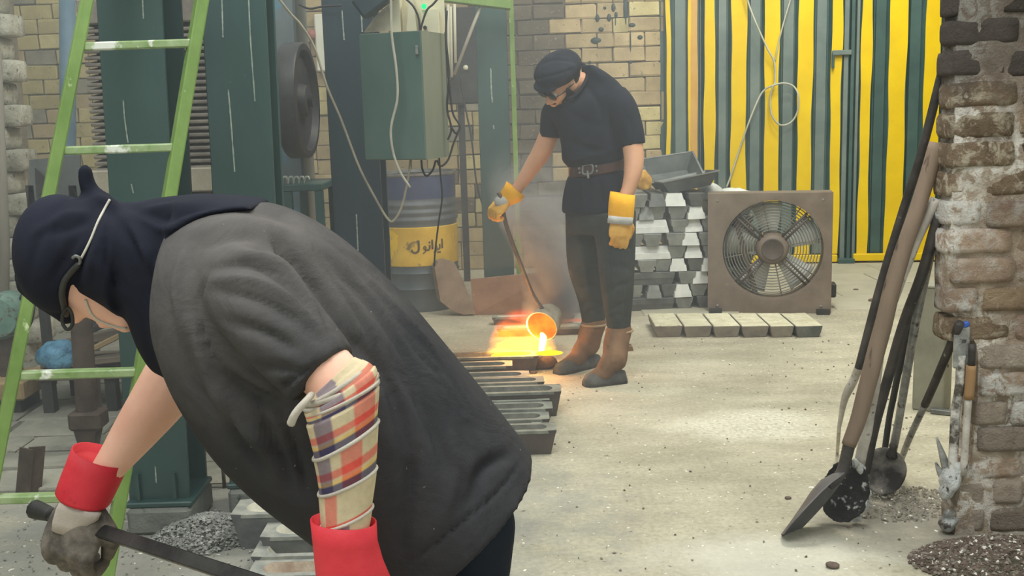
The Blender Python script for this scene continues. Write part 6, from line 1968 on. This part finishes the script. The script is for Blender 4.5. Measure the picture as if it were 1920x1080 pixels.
def fire(t, co):
    sep = t.n('SeparateXYZ')
    t.t.links.new(co, sep.inputs[0])
    mp = t.n('Mapping')
    mp.inputs['Scale'].default_value = (5, 10, 16)
    t.t.links.new(co, mp.inputs[0])
    n_ = t.noise(mp.outputs[0], 1.0, 3, .55, .4)
    x2 = t.math('POWER', t.math('ABSOLUTE', t.math('DIVIDE', sep.outputs[0], .19)), 2.5)
    y2 = t.math('POWER', t.math('ABSOLUTE', t.math('DIVIDE', sep.outputs[1], .1)), 2.0)
    z2 = t.math('POWER', t.math('ABSOLUTE', t.math('DIVIDE', sep.outputs[2], .24)), 1.3)
    fall = t.math('SUBTRACT', 1.0, t.math('ADD', t.math('ADD', x2, y2), z2), clamp=True)
    d = t.math('MULTIPLY', fall, t.n('MapRange', i_0=n_, i_1=.36, i_2=.62).outputs[0])
    colr_ = t.ramp(sep.outputs[2], [(0.0, (255, 190, 40)), (0.06, (255, 150, 20)), (0.2, (255, 84, 8))])
    e = t.n('Emission')
    t.set(e.inputs['Strength'], t.math('MULTIPLY', d, 70.0))
    t.t.links.new(colr_, e.inputs[0])
    return e.outputs[0]


fx0, fx1 = at(912, 640, HOTY)[0], at(1022, 640, HOTY)[0]
V, F = box((0, 0, .13), (fx1 - fx0 + .12, .24, .26))
fl = link('flame', mesh_of('flame', V, F, volume_mat('flame_glow', fire)), None, ((fx0 + fx1) / 2 + .03, HOTY, .092))
tag(fl, 'orange and yellow flame over the filled mould', 'flame', kind='stuff')
fd = bpy.data.lights.new('fire_light', 'POINT')
fd.energy, fd.color, fd.shadow_soft_size = 10, (1, .48, .16), .09
fo = bpy.data.objects.new('fire_light', fd)
COL.objects.link(fo)
fo.location = ((fx0 + fx1) / 2 + .02, HOTY - .02, .2)


def smoke(t, co):
    sep = t.n('SeparateXYZ')
    t.t.links.new(co, sep.inputs[0])
    n_ = t.noise(co, 3.2, 6, .62, 1.2)
    z = sep.outputs[2]
    cx = t.math('MULTIPLY_ADD', z, -0.04, t.math('MULTIPLY', t.math('SINE', t.math('MULTIPLY', z, 6.0)), .05))
    dx = t.math('SUBTRACT', sep.outputs[0], cx)
    w = t.math('MULTIPLY_ADD', z, .10, .17)
    r2 = t.math('ADD', t.math('POWER', t.math('DIVIDE', dx, w), 2.0), t.math('POWER', t.math('DIVIDE', sep.outputs[1], .3), 2.0))
    zz = t.math('MULTIPLY', t.n('MapRange', i_0=z, i_1=0.0, i_2=.12).outputs[0], t.math('POWER', t.n('MapRange', i_0=z, i_1=1.02, i_2=.2).outputs[0], 1.8))
    fall = t.math('MULTIPLY', t.math('SUBTRACT', 1.0, r2, clamp=True), zz)
    d = t.math('MULTIPLY', fall, t.n('MapRange', i_0=n_, i_1=.4, i_2=.66).outputs[0])
    p = t.n('VolumePrincipled')
    p.inputs['Color'].default_value = (.93, .9, .86, 1)
    p.inputs['Anisotropy'].default_value = 0.1
    t.set(p.inputs['Density'], t.math('MULTIPLY', d, 46.0))
    return p.outputs[0]


sm0 = at(1012, 600, LY + .35)
V, F = box((0, 0, .55), (.9, .64, 1.1))
sk_ = link('smoke', mesh_of('smoke', V, F, volume_mat('rising_smoke', smoke)), None, (sm0[0] + .05, LY + .34, .15))
tag(sk_, 'pale smoke rising from the pour beside the pouring man', 'smoke', kind='stuff')


def haze_m(t, co):
    p = t.n('VolumePrincipled')
    p.inputs['Color'].default_value = (.92, .96, .97, 1)
    p.inputs['Density'].default_value = HAZE
    return p.outputs[0]


HAZE = 0.032
V, F = box((-1.75, 5.4, 1.35), (5.4, 6.6, 2.65))
hz = link('haze', mesh_of('haze', V, F, volume_mat('thin_hall_haze', haze_m)))
tag(hz, 'thin grey fume haze hanging through the hall', 'haze', kind='stuff')
